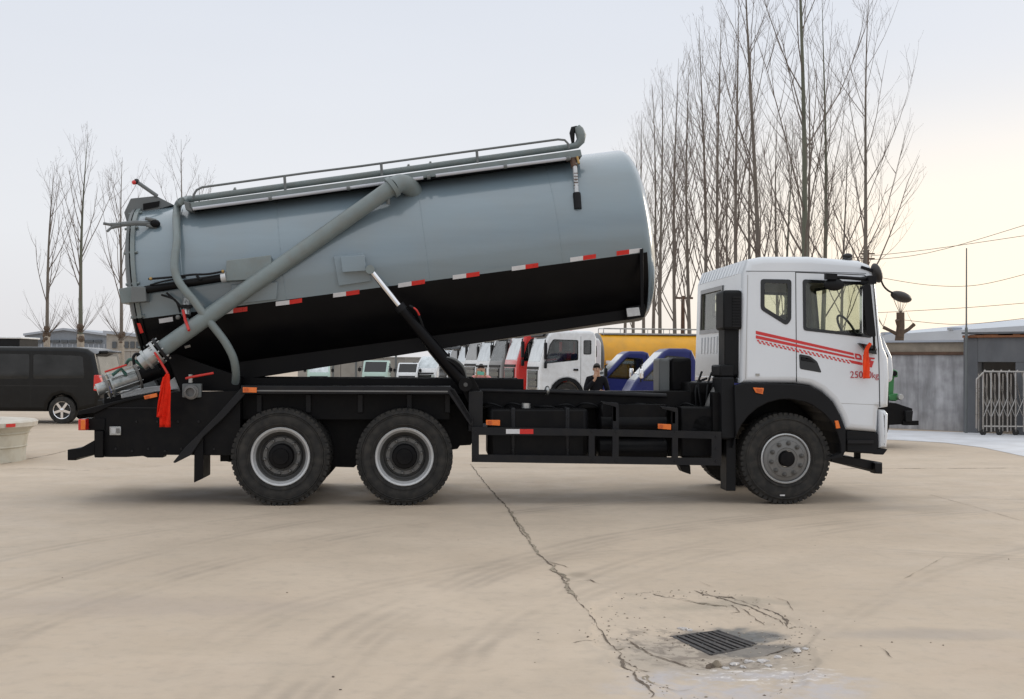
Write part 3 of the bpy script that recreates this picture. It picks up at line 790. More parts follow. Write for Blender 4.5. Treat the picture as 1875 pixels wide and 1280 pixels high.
def bolts(par, pts, Y):
    for u, v in pts:
        o = bpy.data.objects.new('bolt', bolt_me); col.objects.link(o); o.parent = par; p = P(u, v, Y); o.location = (p.x, Y, p.z)
bolts(tail, [(182+i*30, 826-(i%2)*4) for i in range(8)] + [(250+i*38, 772) for i in range(5)], 0.118)
bolts(sg, [(870,v) for v in (792,812,838)] + [(u,790) for u in (1084,1128,1237)] + [(u,844) for u in (1084,1128,1237)] + [(1312,v) for v in (800,822,845)], -0.002)
bolts(ft_, [(939,765),(939,825),(1040,765),(1040,825)], 0.142)
for u in (470, 560, 655, 745, 815):
    prect('fender_bracket', u, 722, u+9, 756, 0.30, 0.338, 'guard')
MB().box((P(446,722,0).x, -0.012, P(446,716.5,0).z), (P(820,722,0).x, -0.001, P(446,714,0).z)).build('fender_lip', M['disc'], truck)
# mudflap behind the front wheel and engine clutter
prect('dark_backing', 900, 742, 1312, 836, 0.78, 0.8)  # dark panel added to close the bright gaps behind the side guard
prect('exhaust_box', 1229, 655, 1267, 720, 1.0, 1.5, 'black', bevel=0.04)
prect('heat_shield', 1207, 656, 1227, 720, 1.05, 1.45, 'greydark', bevel=0.03)
prect('mudflap', 1330, 800, 1347, 899, 0.12, 0.4, 'plastic')
prect('engine_cover', 1262, 700, 1345, 800, 0.55, 1.5, 'black', bevel=0.02)
prect('side_box', 1321, 690, 1345, 805, 0.05, 0.5, 'plastic', bevel=0.02)
MB().tube(smoothpath([P(1338,690,0.5), P(1318,708,0.45), P(1308,722,0.42), P(1300,742,0.42), P(1296,760,0.5)], 5), 0.055, 14).build('intake_elbow', M['disc'], truck)
MB().lathe([(0.0,0),(0.13,0.0),(0.15,0.03),(0.15,0.3),(0.12,0.34),(0,0.34)], Matrix.Translation(P(1290,782,0.2)), n=28).build('air_filter', M['plastic'], truck)
for i in range(7):
    u = 1275 + i*9
    MB().tube(smoothpath([P(u, 745, 0.5), P(u-4+rng.uniform(-8,8), 715, 0.5), P(u+rng.uniform(-6,12), 700, 0.6), P(u+10, 690+rng.uniform(-12,4), 0.7)], 5), 0.014, 6).build('hose', M['plastic'], truck)
# intake stack
st = prect('intake_stack', 1327, 531, 1352, 690, 0.12, 0.42, 'plastic', bevel=0.025)
prect('stack_head', 1325, 531, 1358.5, 604, 0.06, 0.45, 'plastic', st, bevel=0.03)
for i in range(11): prect('louvre', 1342, 543+i*5.3, 1356.5, 545.4+i*5.3, 0.045, 0.062, 'guard', st, 0)
prect('stack_base', 1318, 668, 1345, 690, 0.08, 0.5, 'plastic', st, bevel=0.02)
# --- the tank
AY = 1.25
A0 = P(322, 541, AY); A1 = P(1148, 433, AY)
TDIR = (A1 - A0); TDIR.y = 0; TDIR.normalize()
TN = Vector((-TDIR.z, 0, TDIR.x))                                      # up, square to the axis
RT = 1.035
def TL(a, ang, r):                                                     # tank coordinates: along, angle from the near side upward, radius
    return A0 + TDIR*a + (Vector((0,-1,0))*math.cos(ang) + TN*math.sin(ang))*r
def Tk(u, v, r=RT):                                                    # pixel -> (along, angle) on the shell of radius r
    d = tray(u, v); o = TO - A0
    dt, ot = d - TDIR*d.dot(TDIR), o - TDIR*o.dot(TDIR)
    a, b, c = dt.dot(dt), 2*dt.dot(ot), ot.dot(ot) - r*r
    disc = max(0.0, b*b - 4*a*c); t = (-b - math.sqrt(disc)) / (2*a)
    p = o + d*t
    return p.dot(TDIR), math.atan2(p.dot(TN), -p.y)
Lr = (P(287, 540, AY) - A0).dot(TDIR); Lf = (P(1148, 433, AY) - A0).dot(TDIR)
abound = Tk(800, 512.5)[1]; a_lim = Tk(1178, 520)[0]
NS = 96
angs = [abound + 2*math.pi*i/NS for i in range(NS)]
stations = [(Lr, RT)] + [(Lr + (Lf-Lr)*i/8, RT) for i in range(1, 9)]
DEP = 0.21
for q in (8, 16, 26, 38, 50, 62, 74, 84):
    stations.append((Lf + DEP*math.sin(R(q))**1.0, RT*(math.cos(R(q))**0.55)))
stations.append((Lf+DEP, 0.01))
tb = MB()
for a, r in stations:
    for an in angs: tb.v.append(tuple(TL(a, an, r)))
lower = set()
for i in range(len(stations)-1):
    for j in range(NS):
        am = (angs[j] + math.pi/NS - abound) % (2*math.pi)
        low = am > (math.pi*2 - (math.pi + 2*abound))                   # black below the line on both sides
        blk = low and stations[i+1][0] <= max(a_lim, stations[9][0]) + 1e-6
        tb.f.append([i*NS+j, i*NS+(j+1)%NS, (i+1)*NS+(j+1)%NS, (i+1)*NS+j]); tb.m.append(1 if blk else 0)
tank = tb.build('tank', [M['tank'], M['tankblack']], truck, smooth=40)
# rear: flange rings and dished door
def tring(a0, prof, n=72, m=0, mb=None):
    mb = mb or MB(); k = len(mb.v)
    for r, a in prof:
        for j in range(n): mb.v.append(tuple(TL(a0+a, 2*math.pi*j/n, r)))
    for i in range(len(prof)-1):
        for j in range(n):
            an = (2*math.pi*(j+.5)/n - abound) % (2*math.pi)
            mb.f.append([k+i*n+j, k+i*n+(j+1)%n, k+(i+1)*n+(j+1)%n, k+(i+1)*n+j]); mb.m.append(1 if an > math.pi-2*abound else 0)
    return mb
tring(Lr, [(RT-0.02,0.02),(RT+0.035,0.02),(RT+0.035,-0.025),(RT-0.05,-0.025)]).build('flange_ring', [M['pipe'], M['tankblack']], tank)
door = tring(Lr-0.04, [(RT-0.05,0.0),(RT+0.035,0.0),(RT+0.035,-0.03),(RT-0.02,-0.035),(RT*0.93,-0.07),(RT*0.75,-0.11),(RT*0.45,-0.135),(0.01,-0.14)]).build('rear_door', [M['greydark'], M['tankblack']], tank)
for j in range(18):
    an = 2*math.pi*j/18 + .1
    if True:
        MB().tube([TL(Lr-0.1, an, RT+0.012), TL(Lr+0.05, an, RT+0.012)], 0.016, 6).build('clamp_bolt', M['pipe'], door)
MB().tube([TL(Lr-0.02+0.0, R(a), RT+0.02) for a in range(-60, 70, 4)], 0.008, 6).build('door_seal', M['plastic'], door)
# a weld band behind the rings
def half_ring(a, h, w, lo=-0.28, hi=3.42):
    mb = MB(); n = 40
    for r, da in ((RT-.002,-w),(RT+h,-w*.5),(RT+h,w*.5),(RT-.002,w)):
        for j in range(n+1): mb.v.append(tuple(TL(a+da, abound + (math.pi-2*abound)*j/n, r)))
    for i in range(3):
        for j in range(n): mb.f.append([i*(n+1)+j,i*(n+1)+j+1,(i+1)*(n+1)+j+1,(i+1)*(n+1)+j]); mb.m.append(0)
    return mb
half_ring(Lr+0.5, 0.006, 0.02).build('weld_band', M['tank'], tank)
for a in (1.6, 3.2, 4.7): half_ring(Lr+a, 0.0025, 0.008).build('weld_band', M['tank'], tank)
def patch(quad, r0, r1, m, nm, par=None, nu=4, nv=3, bevel=0):
    mb = MB(); grid = []
    for i in range(nu+1):
        for j in range(nv+1):
            s, t = i/nu, j/nv
            a = Vector(quad[0])*(1-s)*(1-t) + Vector(quad[1])*s*(1-t) + Vector(quad[2])*s*t + Vector(quad[3])*(1-s)*t
            grid.append(Tk(a.x, a.y))
    n = len(grid)
    for r in (r1, r0):
        for a, an in grid: mb.v.append(tuple(TL(a, an, r)))
    I = lambda i, j: i*(nv+1)+j
    for i in range(nu):
        for j in range(nv):
            mb.f.append([I(i,j), I(i,j+1), I(i+1,j+1), I(i+1,j)]); mb.m.append(0)
    edge = [I(i,0) for i in range(nu)] + [I(nu,j) for j in range(nv)] + [I(i,nv) for i in range(nu,0,-1)] + [I(0,j) for j in range(nv,0,-1)]
    for k in range(len(edge)):
        a, b = edge[k], edge[(k+1)%len(edge)]
        mb.f.append([a, b, b+n, a+n]); mb.m.append(0)
    return mb.build(nm, m, par or tank, bevel=bevel)
for (u0, v0, u1, v1, u2, v2) in ((505,556,530,553,553,549.5),(610,540.5,633.5,537.5,658,534),(729,522.5,753.5,518.8,778,515.2),(829,507.5,853.5,504.3,878,500.8),(937,491.8,962,488.3,985.5,485),(1044,475.4,1067.5,472,1091,468.6)):
    patch([(u0,v0-3.6),(u1,v1-3.6),(u1,v1+4.2),(u0,v0+4.2)], RT, RT+0.005, M['tapew'], 'reflective_tape')
    patch([(u1,v1-3.6),(u2,v2-3.6),(u2,v2+4.2),(u1,v1+4.2)], RT, RT+0.005, M['taper'], 'reflective_tape')
patch([(1129,460),(1152,456.8),(1152,465),(1129,468)], RT, RT+0.005, M['taper'], 'reflective_tape')
patch([(1152,456.8),(1175,454),(1175,461.5),(1152,465)], RT, RT+0.005, M['tapew'], 'reflective_tape')
patch([(414,566),(427,564.2),(427,573),(414,575)], RT, RT+0.005, M['tapew'], 'reflective_tape')
patch([(427,564.2),(453,561.5),(453,569.5),(427,573)], RT, RT+0.005, M['taper'], 'reflective_tape')
patch([(291,584),(316,580),(317,588),(292,592)], RT, RT+0.005, M['tapew'], 'reflective_tape')
patch([(252,590),(258,590),(264,606),(258,608)], RT+0.036, RT+0.045, M['taper'], 'reflective_tape', nu=2, nv=2)
patch([(338,634),(348,631),(349,635),(339,638)], RT, RT+0.004, M['vinylgrey'], 'stain_plate')
# pads
patch([(611,470),(665,464),(680,514),(620,523)], RT, RT+0.04, M['tank'], 'mounting_pad', bevel=0.006)
patch([(625,473),(669,470),(671,496),(628,499)], RT+0.03, RT+0.12, M['tank'], 'ram_bracket', bevel=0.006)
patch([(418,482),(499,472),(501,511),(416,516)], RT, RT+0.12, M['pipe'], 'valve_box', bevel=0.008)
patch([(424,521),(509,516),(507,547),(427,556)], RT, RT+0.04, M['tank'], 'mounting_pad', bevel=0.006)
# subframe below the tank
def tprism(nm, pts, Y0, Y1, m='tankblack', par=None, bevel=0.006):
    return MB().prism(pcs(pts, Y0), Y1-Y0, o=(0, Y0, 0)).build(nm, M[m], par or tank, bevel=bevel)
tprism('tank_rail', [(435,640),(1100,560),(1178,556),(1180,580.5),(1142,586),(435,697)], 0.72, 0.84)
tprism('tank_rail', [(435,640),(1100,560),(1160,556),(1162,580),(1142,586),(435,693)], 1.62, 1.74)
tprism('tank_crossbeam', [(1148,562),(1181,557),(1181,580),(1149,586)], 0.55, 1.9)
lb = MB().prism(pcs([(1147,564.5),(1170,562.5),(1173,577.5),(1149,580.5)], 0.52), 0.03, o=(0,0.52,0)).build('lamp_lens', M['platewhite'], tank, bevel=0.005)
tprism('tank_edge', [(1172,456),(1178,455),(1179,566),(1173,566)], 0.22, 0.26, 'tankblack')
# --- walkway, pipes and handrail on top
WY = 0.62
def line(a, b, v0, v1, Y, k=2): return [P(a + (b-a)*i/(k-1), v0 + (v1-v0)*i/(k-1), Y) for i in range(k)]
ww_ = tprism('walkway', [(345,371.5),(660,329.5),(1063,273.5),(1066,286),(1050,288.5),(660,341.5),(347,382)], 0.46, 1.25, 'pipe', bevel=0.004)
for ua,ub in ((345,700),(702,1050)):
    va, vb = 382.4-(ua-347)*0.1335, 382.4-(ub-347)*0.1335
    tprism('walkway_shade_plate', [(ua,va),(ub,vb),(ub,vb+1.5),(ua,va+1.5)], 0.47, 1.24, 'tankblack', bevel=0)  # black plate that paints the shaded gap below the walkway
def wtube(nm, pts, r, m='pipe', par=None, n=12, sm=0):
    q = [P(*p) for p in pts]
    if sm: q = smoothpath(q, sm)
    return MB().tube(q, r, n).build(nm, M[m], par or tank)
wtube('top_pipe', [(345,365,WY),(660,322,WY),(1042,269,WY),(1056,266,WY),(1063,258,WY),(1064,248,WY),(1060,238,WY),(1056,232,WY)], [0.036]*3+[0.04,0.05,0.06,0.055,0.04], sm=0)
wtube('pipe_mouth', [(1057,233,WY-0.0),(1050,236,WY),(1047.5,244,WY),(1049,262,WY)], [0.02,0.035,0.032,0.018], 'plastic')
hr = wtube('handrail', [(353,365,0.52),(355,356,0.52),(360,348,0.52),(370,343,0.52),(560,316.8,0.52),(660,304.3,0.52),(845,279,0.52),(1022,255.3,0.52),(1034,256.5,0.52),(1040,263,0.52),(1042,272,0.52)], 0.013, 'greydark')
for u, v0, v1 in ((521,322,348),(698,299.5,322),(873,275.5,298)):
    wtube('rail_post', [(u,v0,0.52),(u+1.5,v1,0.52)], 0.016, 'greydark', hr)
wt = wtube('spill_tube', [(353,382.5,0.44),(560,355,0.44),(775,325.5,0.44)], 0.019, 'alu')
wt2 = wtube('spill_tube', [(798,321.5,0.44),(930,304,0.44),(1044,289.5,0.44)], 0.019, 'alu')
for u, v in ((495,363.5),(638,344.5),(785,324),(925,304.5),(1040,290)):
    wtube('clip', [(u-3,v+0.5,0.44),(u+3,v-0.4,0.44)], 0.028, 'greydark', wt)
for u, v in ((430,349),(748,306),(788,301)):
    MB().prism([(-0.012,-0.03),(0.012,-0.03),(0.012,0.05),(-0.012,0.05)], 0.02, o=P(u, v+2, WY)).build('lug', M['pipe'], tank, bevel=0.004)
    wtube('shackle', [(u-3,v-1,WY),(u,v-5,WY),(u+3,v-1,WY)], 0.006, 'steel', n=6, sm=4)
tprism('walkway_end', [(336,368),(350,371),(352,388),(340,384)], 0.46, 0.7, 'greydark')
for u in (420, 560, 720, 880, 1020):
    v = 382 - (u-347)*0.1335
    tprism('walkway_leg', [(u,v-4),(u+14,v-6),(u+14,v+26),(u,v+26)], 0.8, 0.86, 'tankblack')
# level gauge
gz = MB().tube([P(1052,300,0.45), P(1057,368,0.30)], 0.026, 12).build('level_gauge', M['platewhite'], tank)
MB().tube([P(1056,354,0.31), P(1058,383,0.26)], 0.045, 10).build('gauge_foot', M['plastic'], gz)
MB().tube([P(1048,290,0.5), P(1052,306,0.44)], 0.038, 8).build('gauge_valve', M['rust'], gz)
MB().tube([P(1036,292,0.48), P(1062,288,0.48)], 0.024, 8).build('gauge_valve', M['rust'], gz)
MB().tube([P(1057,287,0.46), P(1060,300,0.42)], 0.014, 6).build('gauge_valve', M['brass'], gz)
for i in range(7):
    v = 318 + i*5.6; MB().box(tuple(P(1054,v,0.38)+Vector((-0.024,-0.04,-0.004))), tuple(P(1054,v,0.38)+Vector((0.024,-0.028,0.004)))).build('gauge_mark', M['rust'], gz)
# big suction pipe
pp = smoothpath([P(753,372,0.72), P(757,354,0.60), P(749,341,0.48), P(733,336,0.38), P(718,343,0.31)], 6)
rr = [0.105]*len(pp)
el = MB().tube(pp, rr, 22).build('pipe_elbow', M['pipe'], tank)
p0, p1 = P(719,342,0.31), P(297,639,-0.02)
sp_ = MB().tube([p0, p0 + (p1-p0)*0.5, p1], 0.089, 24).build('suction_pipe', M['pipe'], tank)
dd = (p1-p0).normalized()
MB().tube([p0 - dd*0.02, p0 + dd*0.03], 0.125, 22).build('coupling_ring', M['pipe'], sp_)
MB().tube([p0 + dd*0.06 - Vector((0,0,0.1)), p0 + dd*0.06 - Vector((0,0,0.16))], 0.022, 8).build('drain_plug', M['greydark'], sp_)
def disc_on(p, d, r, th, nm, m, par, n=24): return MB().tube([p, p + d*th], r, n).build(nm, M[m], par)
disc_on(p1, dd, 0.15, 0.03, 'flange', 'guard', sp_); disc_on(p1 + dd*0.05, dd, 0.14, 0.03, 'flange', 'steel', sp_)
for j in range(8):
    a = 2*math.pi*j/8; x = dd.orthogonal().normalized(); y = dd.cross(x)
    q = p1 + (x*math.cos(a) + y*math.sin(a))*0.125
    MB().tube([q - dd*0.02, q + dd*0.11], 0.01, 6).build('bolt', M['steel'], sp_)
disc_on(p1 + dd*0.08, dd, 0.10, 0.10, 'valve_body', 'steel', sp_); disc_on(p1 + dd*0.18, dd, 0.115, 0.03, 'coupling', 'valve', sp_)
disc_on(p1 + dd*0.21, dd, 0.085, 0.06, 'coupling', 'steel', sp_)
MB().box(tuple(P(250,662,0.05)), tuple(P(262,650,0.05)+Vector((0,0.06,0)))).build('valve_lug', M['black'], sp_)
MB().tube(smoothpath([P(246,668,0.0), P(244,655,0.0), P(250,648,0.0), P(262,652,0.0)], 4), 0.016, 8).build('valve_lever', M['plastic'], sp_)
MB().tube([P(283,645,-0.16), P(295,664,-0.17), P(307,684,-0.17)], 0.013, 8).build('valve_handle', M['red'], sp_)
# rear discharge valve pointing out of the door
q0, q1 = P(290,676,0.5), P(213,702,0.35)
vd = (q1-q0).normalized()
dv = MB().tube([q0, q0 + vd*0.22], 0.105, 24).build('discharge_pipe', M['black'], tank)
disc_on(q0 + vd*0.22, vd, 0.145, 0.025, 'flange', 'disc', dv)
disc_on(q0 + vd*0.25, vd, 0.098, 0.27, 'valve_body', 'valve', dv)
disc_on(q0 + vd*0.52, vd, 0.14, 0.02, 'flange', 'valve', dv); disc_on(q0 + vd*0.57, vd, 0.14, 0.02, 'flange', 'disc', dv)
disc_on(q0 + vd*0.59, vd, 0.065, 0.10, 'spout', 'valve', dv)
MB().tube([q0 + vd*0.34 + Vector((0,-0.1,0.05)), q0 + vd*0.40 + Vector((0,-0.1,0.14)), q0 + vd*0.5 + Vector((0,-0.08,0.1))], 0.02, 8).build('grease_mark', M['teal'], dv)
MB().tube([P(192,681,0.2), P(232,668,0.2)], 0.012, 6).build('valve_handle', M['red'], dv)
MB().tube([P(195,689,0.5), P(225,692,0.5)], 0.008, 6).build('valve_handle', M['red'], dv)
x = vd.orthogonal().normalized(); y = vd.cross(x)
for j in range(6):
    a = 2*math.pi*j/6 + 0.3; q = q0 + (x*math.cos(a)+y*math.sin(a))*0.122
    MB().tube([q + vd*0.2, q + vd*0.62], 0.006, 6).build('tie_bolt', M['steel'], dv)
MB().tube(smoothpath([P(230,668,0.3), P(238,658,0.2), P(252,664,0.2), P(262,672,0.25)], 5), 0.018, 8).build('coupler', M['teal'], dv)
ppv = MB().prism(pcs([(220,716),(300,705),(320,690),(330,712),(290,717),(222,730)], 0.6), 0.5, o=(0,0.6,0)).build('white_tray', M['white'], truck, bevel=0.01)
MB().prism(pcs([(220,690),(262,686),(300,700),(318,716),(222,720)], 1.0), 0.7, o=(0,1.0,0)).build('tail_bracket', M['greydark'], truck)
# valve fittings on the side
t = MB(); t.tube([P(342,551,0.22), P(341,560,0.14), P(341,578,0.1)], 0.05, 12)
v1 = t.build('side_valve', M['steel'], tank)
MB().box(tuple(P(332,563,0.06)), tuple(P(350,558,0.06)+Vector((0,0.1,0)))).build('valve_flange', M['plastic'], v1)
MB().tube([P(341,584,0.1), P(346,603,0.08)], 0.03, 10).build('valve_outlet', M['pipe'], v1)
MB().tube([P(335,567,0.0), P(339,585,-0.01), P(346,605,-0.12)], 0.016, 8).build('valve_handle', M['red'], v1)
MB().ball(P(326,581,0.1), 0.028, 8).build('valve_cap', M['disc'], v1)
v2c = P(349,718,0.02)
v2 = MB().lathe([(0.0,0.16),(0.075,0.16),(0.075,0.05),(0.08,0.045),(0.08,0.02),(0.062,0.015),(0.062,-0.03),(0.048,-0.035),(0.045,0.02),(0.0,0.02)], Matrix.Translation(v2c), n=24).build('lower_valve', M['disc'], tank)
MB().box(tuple(v2c+Vector((-0.1,0.05,-0.06))), tuple(v2c+Vector((0.1,0.14,0.09)))).build('valve_body', M['greydark'], v2, bevel=0.01)
MB().tube([v2c+Vector((-0.02,0.1,0.1)), v2c+Vector((-0.02,0.1,0.19))], 0.024, 8).build('valve_stem', M['steel'], v2)
MB().tube([P(340,693,-0.02), P(352,690,-0.03), P(391,683,-0.04)], 0.013, 8).build('valve_handle', M['red'], v2)
tprism('rear_support', [(300,640),(440,690),(440,716),(330,716)], 0.5, 2.0, 'tankblack')
# thin vent pipe down the side
vp = MB().tube(smoothpath([P(350,366,0.86), P(334,368,0.52), P(326,376,0.68), P(323,400,0.5), P(324,440,0.25), P(320,470,0.12), P(320,495,0.05), P(330,520,0.02), P(356,552,-0.0), P(372,574,0.0), P(390,597,0.02), P(412,626,0.04), P(427,655,0.1), P(432,682,0.2), P(431,700,0.3)], 6), 0.044, 16).build('vent_pipe', M['pipe'], tank)
MB().tube([P(350,366,0.86), P(340,367,0.83)], 0.052, 14).build('pipe_collar', M['greydark'], vp)
# hood plate at top rear, arm with red tip, fork handle
hood = MB().prism(pcs([(227,389),(239,363.4),(286,358.6),(318,375),(290,383),(264,400),(240,434),(231,404)], 0.95), 0.6, o=(0,0.95,0)).build('hinge_plate', M['greydark'], tank, bevel=0.008)
MB().prism(pcs([(262,373),(292,368),(290,378),(262,384)], 0.93), 0.1, o=(0,0.93,0)).build('hinge_pin', M['black'], hood)
arm = MB().tube([P(288,359,0.95), P(252,334,0.95)], 0.022, 8).build('lamp_arm', M['greydark'], tank)
MB().ball(P(250,332.5,0.95), 0.035, 10).build('lamp_body', M['gloss'], arm); MB().ball(P(245.5,334,0.93), 0.028, 10).build('lamp_lens', M['redlens'], arm)
fk = MB(); fk.tube([P(284,410,0.55), P(246,408.5,0.4), P(221,411,0.35)], [0.03,0.03,0.028], 10)
fk.tube(smoothpath([P(221,410.5,0.35), P(205,411.5,0.33), P(189,409,0.3)], 4), [0.022]*5+[0.016]*4, 8)
fk.tube(smoothpath([P(221,413,0.35), P(206,416,0.33), P(196,424,0.3)], 4), [0.022]*5+[0.014]*4, 8)
fko = fk.build('locking_fork', M['greydark'], tank)
for q in ((286,404,266,400), (287,416,268,412)):
    MB().tube([P(q[0],q[1],0.5), P(q[2],q[3],0.48)], 0.02, 8).build('claw', M['greydark'], fko)
MB().ball(P(284,410,0.5), (0.06,0.05,0.05), 10).build('pivot', M['black'], fko)
tprism('lock_box', [(217,529),(240,524.5),(262,524),(262,551),(222,556)], 0.15, 0.5, 'pipe')
tprism('lock_box_side', [(240,524),(266,526),(268,552),(240,554)], 0.05, 0.3, 'greydark')
# small black ram under the lock box
cyl = MB().tube([P(266,531,0.12), P(412,508,0.12)], 0.045, 16).build('door_ram', M['tankblack'], tank)
MB().tube([P(405,509,0.12), P(414,507.8,0.12)], 0.052, 16).build('ram_gland', M['rim'], cyl)
MB().tube(smoothpath([P(272,511,0.1), P(320,507,0.06), P(352,503,0.06), P(380,502,0.07), P(409,497,0.1)], 5), 0.012, 8).build('hose', M['plastic'], cyl)
MB().tube(smoothpath([P(275,522,0.1), P(300,515,0.06), P(340,508,0.06)], 5), 0.01, 8).build('hose', M['plastic'], cyl)
MB().tube([P(360,505,0.06), P(368,512,0.05)], 0.014, 8).build('hose', M['plastic'], cyl)
MB().ball(P(276,510.5,0.08), 0.02, 8).build('fitting', M['brass'], cyl); MB().ball(P(408,497,0.1), 0.02, 8).build('fitting', M['brass'], cyl)
for k, (a, b) in enumerate((((296,540),(330,572)),)):
    MB().tube(smoothpath([P(a[0],a[1],0.14), P((a[0]+b[0])/2+8,(a[1]+b[1])/2-6,0.1), P(b[0],b[1],0.14)], 6), 0.012, 8).build('hose', M['plastic'], tank)
MB().tube(smoothpath([P(305,536,0.12), P(330,560,0.1), P(345,585,0.1), P(343,610,0.1)], 6), 0.012, 8).build('hose', M['plastic'], tank)
# hydraulic ram lifting the tank (near side, with its twin beyond)
for y in (0.06, 2.25):
    k = 0 if y < 1 else 1
    a, b, c = P(678,494,0.06), P(733,563,0.06), P(852,704,0.14)
    dY = Vector((0, y-0.06, 0))
    ram = MB().tube([b + dY - (c-b).normalized()*0.03, b + dY + (c-b)*0.5, c + dY], [0.052,0.066,0.078], 20).build('lift_ram', M['tankblack'], truck)
    MB().tube([a + dY, b + dY], 0.031, 18).build('ram_rod', M['chrome'], ram)
    MB().tube([a + dY + Vector((0,0.13 if k == 0 else -0.13,0)), a + dY - Vector((0,0.05,0))], 0.05, 14).build('ram_pin', M['pipe'], ram)
    MB().tube([b + dY - (c-b).normalized()*0.03, b + dY + (c-b).normalized()*0.04], 0.062, 18).build('ram_gland', M['plastic'], ram)
    MB().tube([c + dY - Vector((0,0.1,0)), c + dY + Vector((0,0.15,0))], 0.075, 18).build('ram_pivot', M['black'], ram)
    MB().tube([c + dY - Vector((0,0.115,0)), c + dY - Vector((0,0.09,0))], 0.024, 10).build('grease_nipple', M['rimin'], ram)
MB().tube(smoothpath([P(750,560,0.05), P(760,566,0.02), P(768,580,0.04), P(775,600,0.08)], 5), 0.014, 8).build('hose', M['plastic'], truck)
MB().tube(smoothpath([P(753,561,0.05), P(762,567,0.0), P(768,577,0.02)], 5), 0.01, 8).build('hose', M['red'], truck)
for k in range(3):
    MB().tube(smoothpath([P(800,655,0.1), P(822+k*3,660-k*2,0.05), P(842+k*3,675-k*2,0.05), P(852+k,692,0.1)], 6), 0.012, 8).build('hose', M['plastic'] if k < 2 else M['greydark'], truck)
ppoly('ram_mount', [(838,690),(866,690),(880,716),(884,760),(866,760),(848,720)], 0.2, 0.6, 'black')

# --- red cloth ribbons tied on (things of their own)
def ribbon(pts, width, nm, label, m, Y=0.0, seed=1, ripple=0.02, k=18):
    """pts: pixel path; width(s) in metres"""
    rg = random.Random(seed)
    path = smoothpath([P(u, v, y) for u, v, y in pts], 5)
    base = path[-1].copy(); mb = MB(); n = len(path); C = 6
    for i, p in enumerate(path):
        s = i/(n-1); t = (path[min(n-1,i+1)] - path[max(0,i-1)]).normalized()
        side = t.cross(Vector((0,1,0))).normalized(); w = width(s)
        for j in range(C+1):
            q = j/C - 0.5
            mb.v.append(tuple(p + side*q*w + Vector((0, ripple*math.sin(q*9 + s*7 + seed)*(0.3+s), 0))))
    for i in range(n-1):
        for j in range(C):
            mb.f.append([i*(C+1)+j, i*(C+1)+j+1, (i+1)*(C+1)+j+1, (i+1)*(C+1)+j]); mb.m.append(0)
    c = sum((Vector(v) for v in mb.v), Vector())/len(mb.v)
    mb.map(lambda p: p - c)
    o = bpy.data.objects.new(nm, mb.mesh(nm, m, 60)); col.objects.link(o)
    o.matrix_world = TR @ Matrix.Translation(c)
    sd = o.modifiers.new('thickness', 'SOLIDIFY'); sd.thickness = 0.004
    return tag(o, label, 'ribbon', 'red ribbons tied to the truck')
ribbon([(307,684,-0.19),(303,705,-0.2),(303,735,-0.21),(302,782,-0.2)], lambda s: 0.03 + 0.085*min(1, s*2.5) - 0.025*max(0, s-0.6), 'cloth_ribbon', 'long red cloth ribbon hanging from the suction pipe handle at the rear', M['cloth'], seed=2)
r2 = ribbon([(300,690,-0.23),(297,715,-0.24),(294,740,-0.24),(292,764,-0.23)], lambda s: 0.02 + 0.05*s, 'cloth_ribbon', 'shorter tail of red cloth beside the long ribbon on the rear suction pipe handle', M['cloth'], seed=5)
ribbon([(1594,628,-0.16),(1587,640,-0.13),(1586,655,-0.1),(1586,672,-0.08),(1586,693,-0.07)], lambda s: 0.035 + 0.055*s, 'cloth_ribbon', 'orange red cloth ribbon tied to the mirror bracket on the white cab door', M['orangecloth'], seed=9, ripple=0.012)
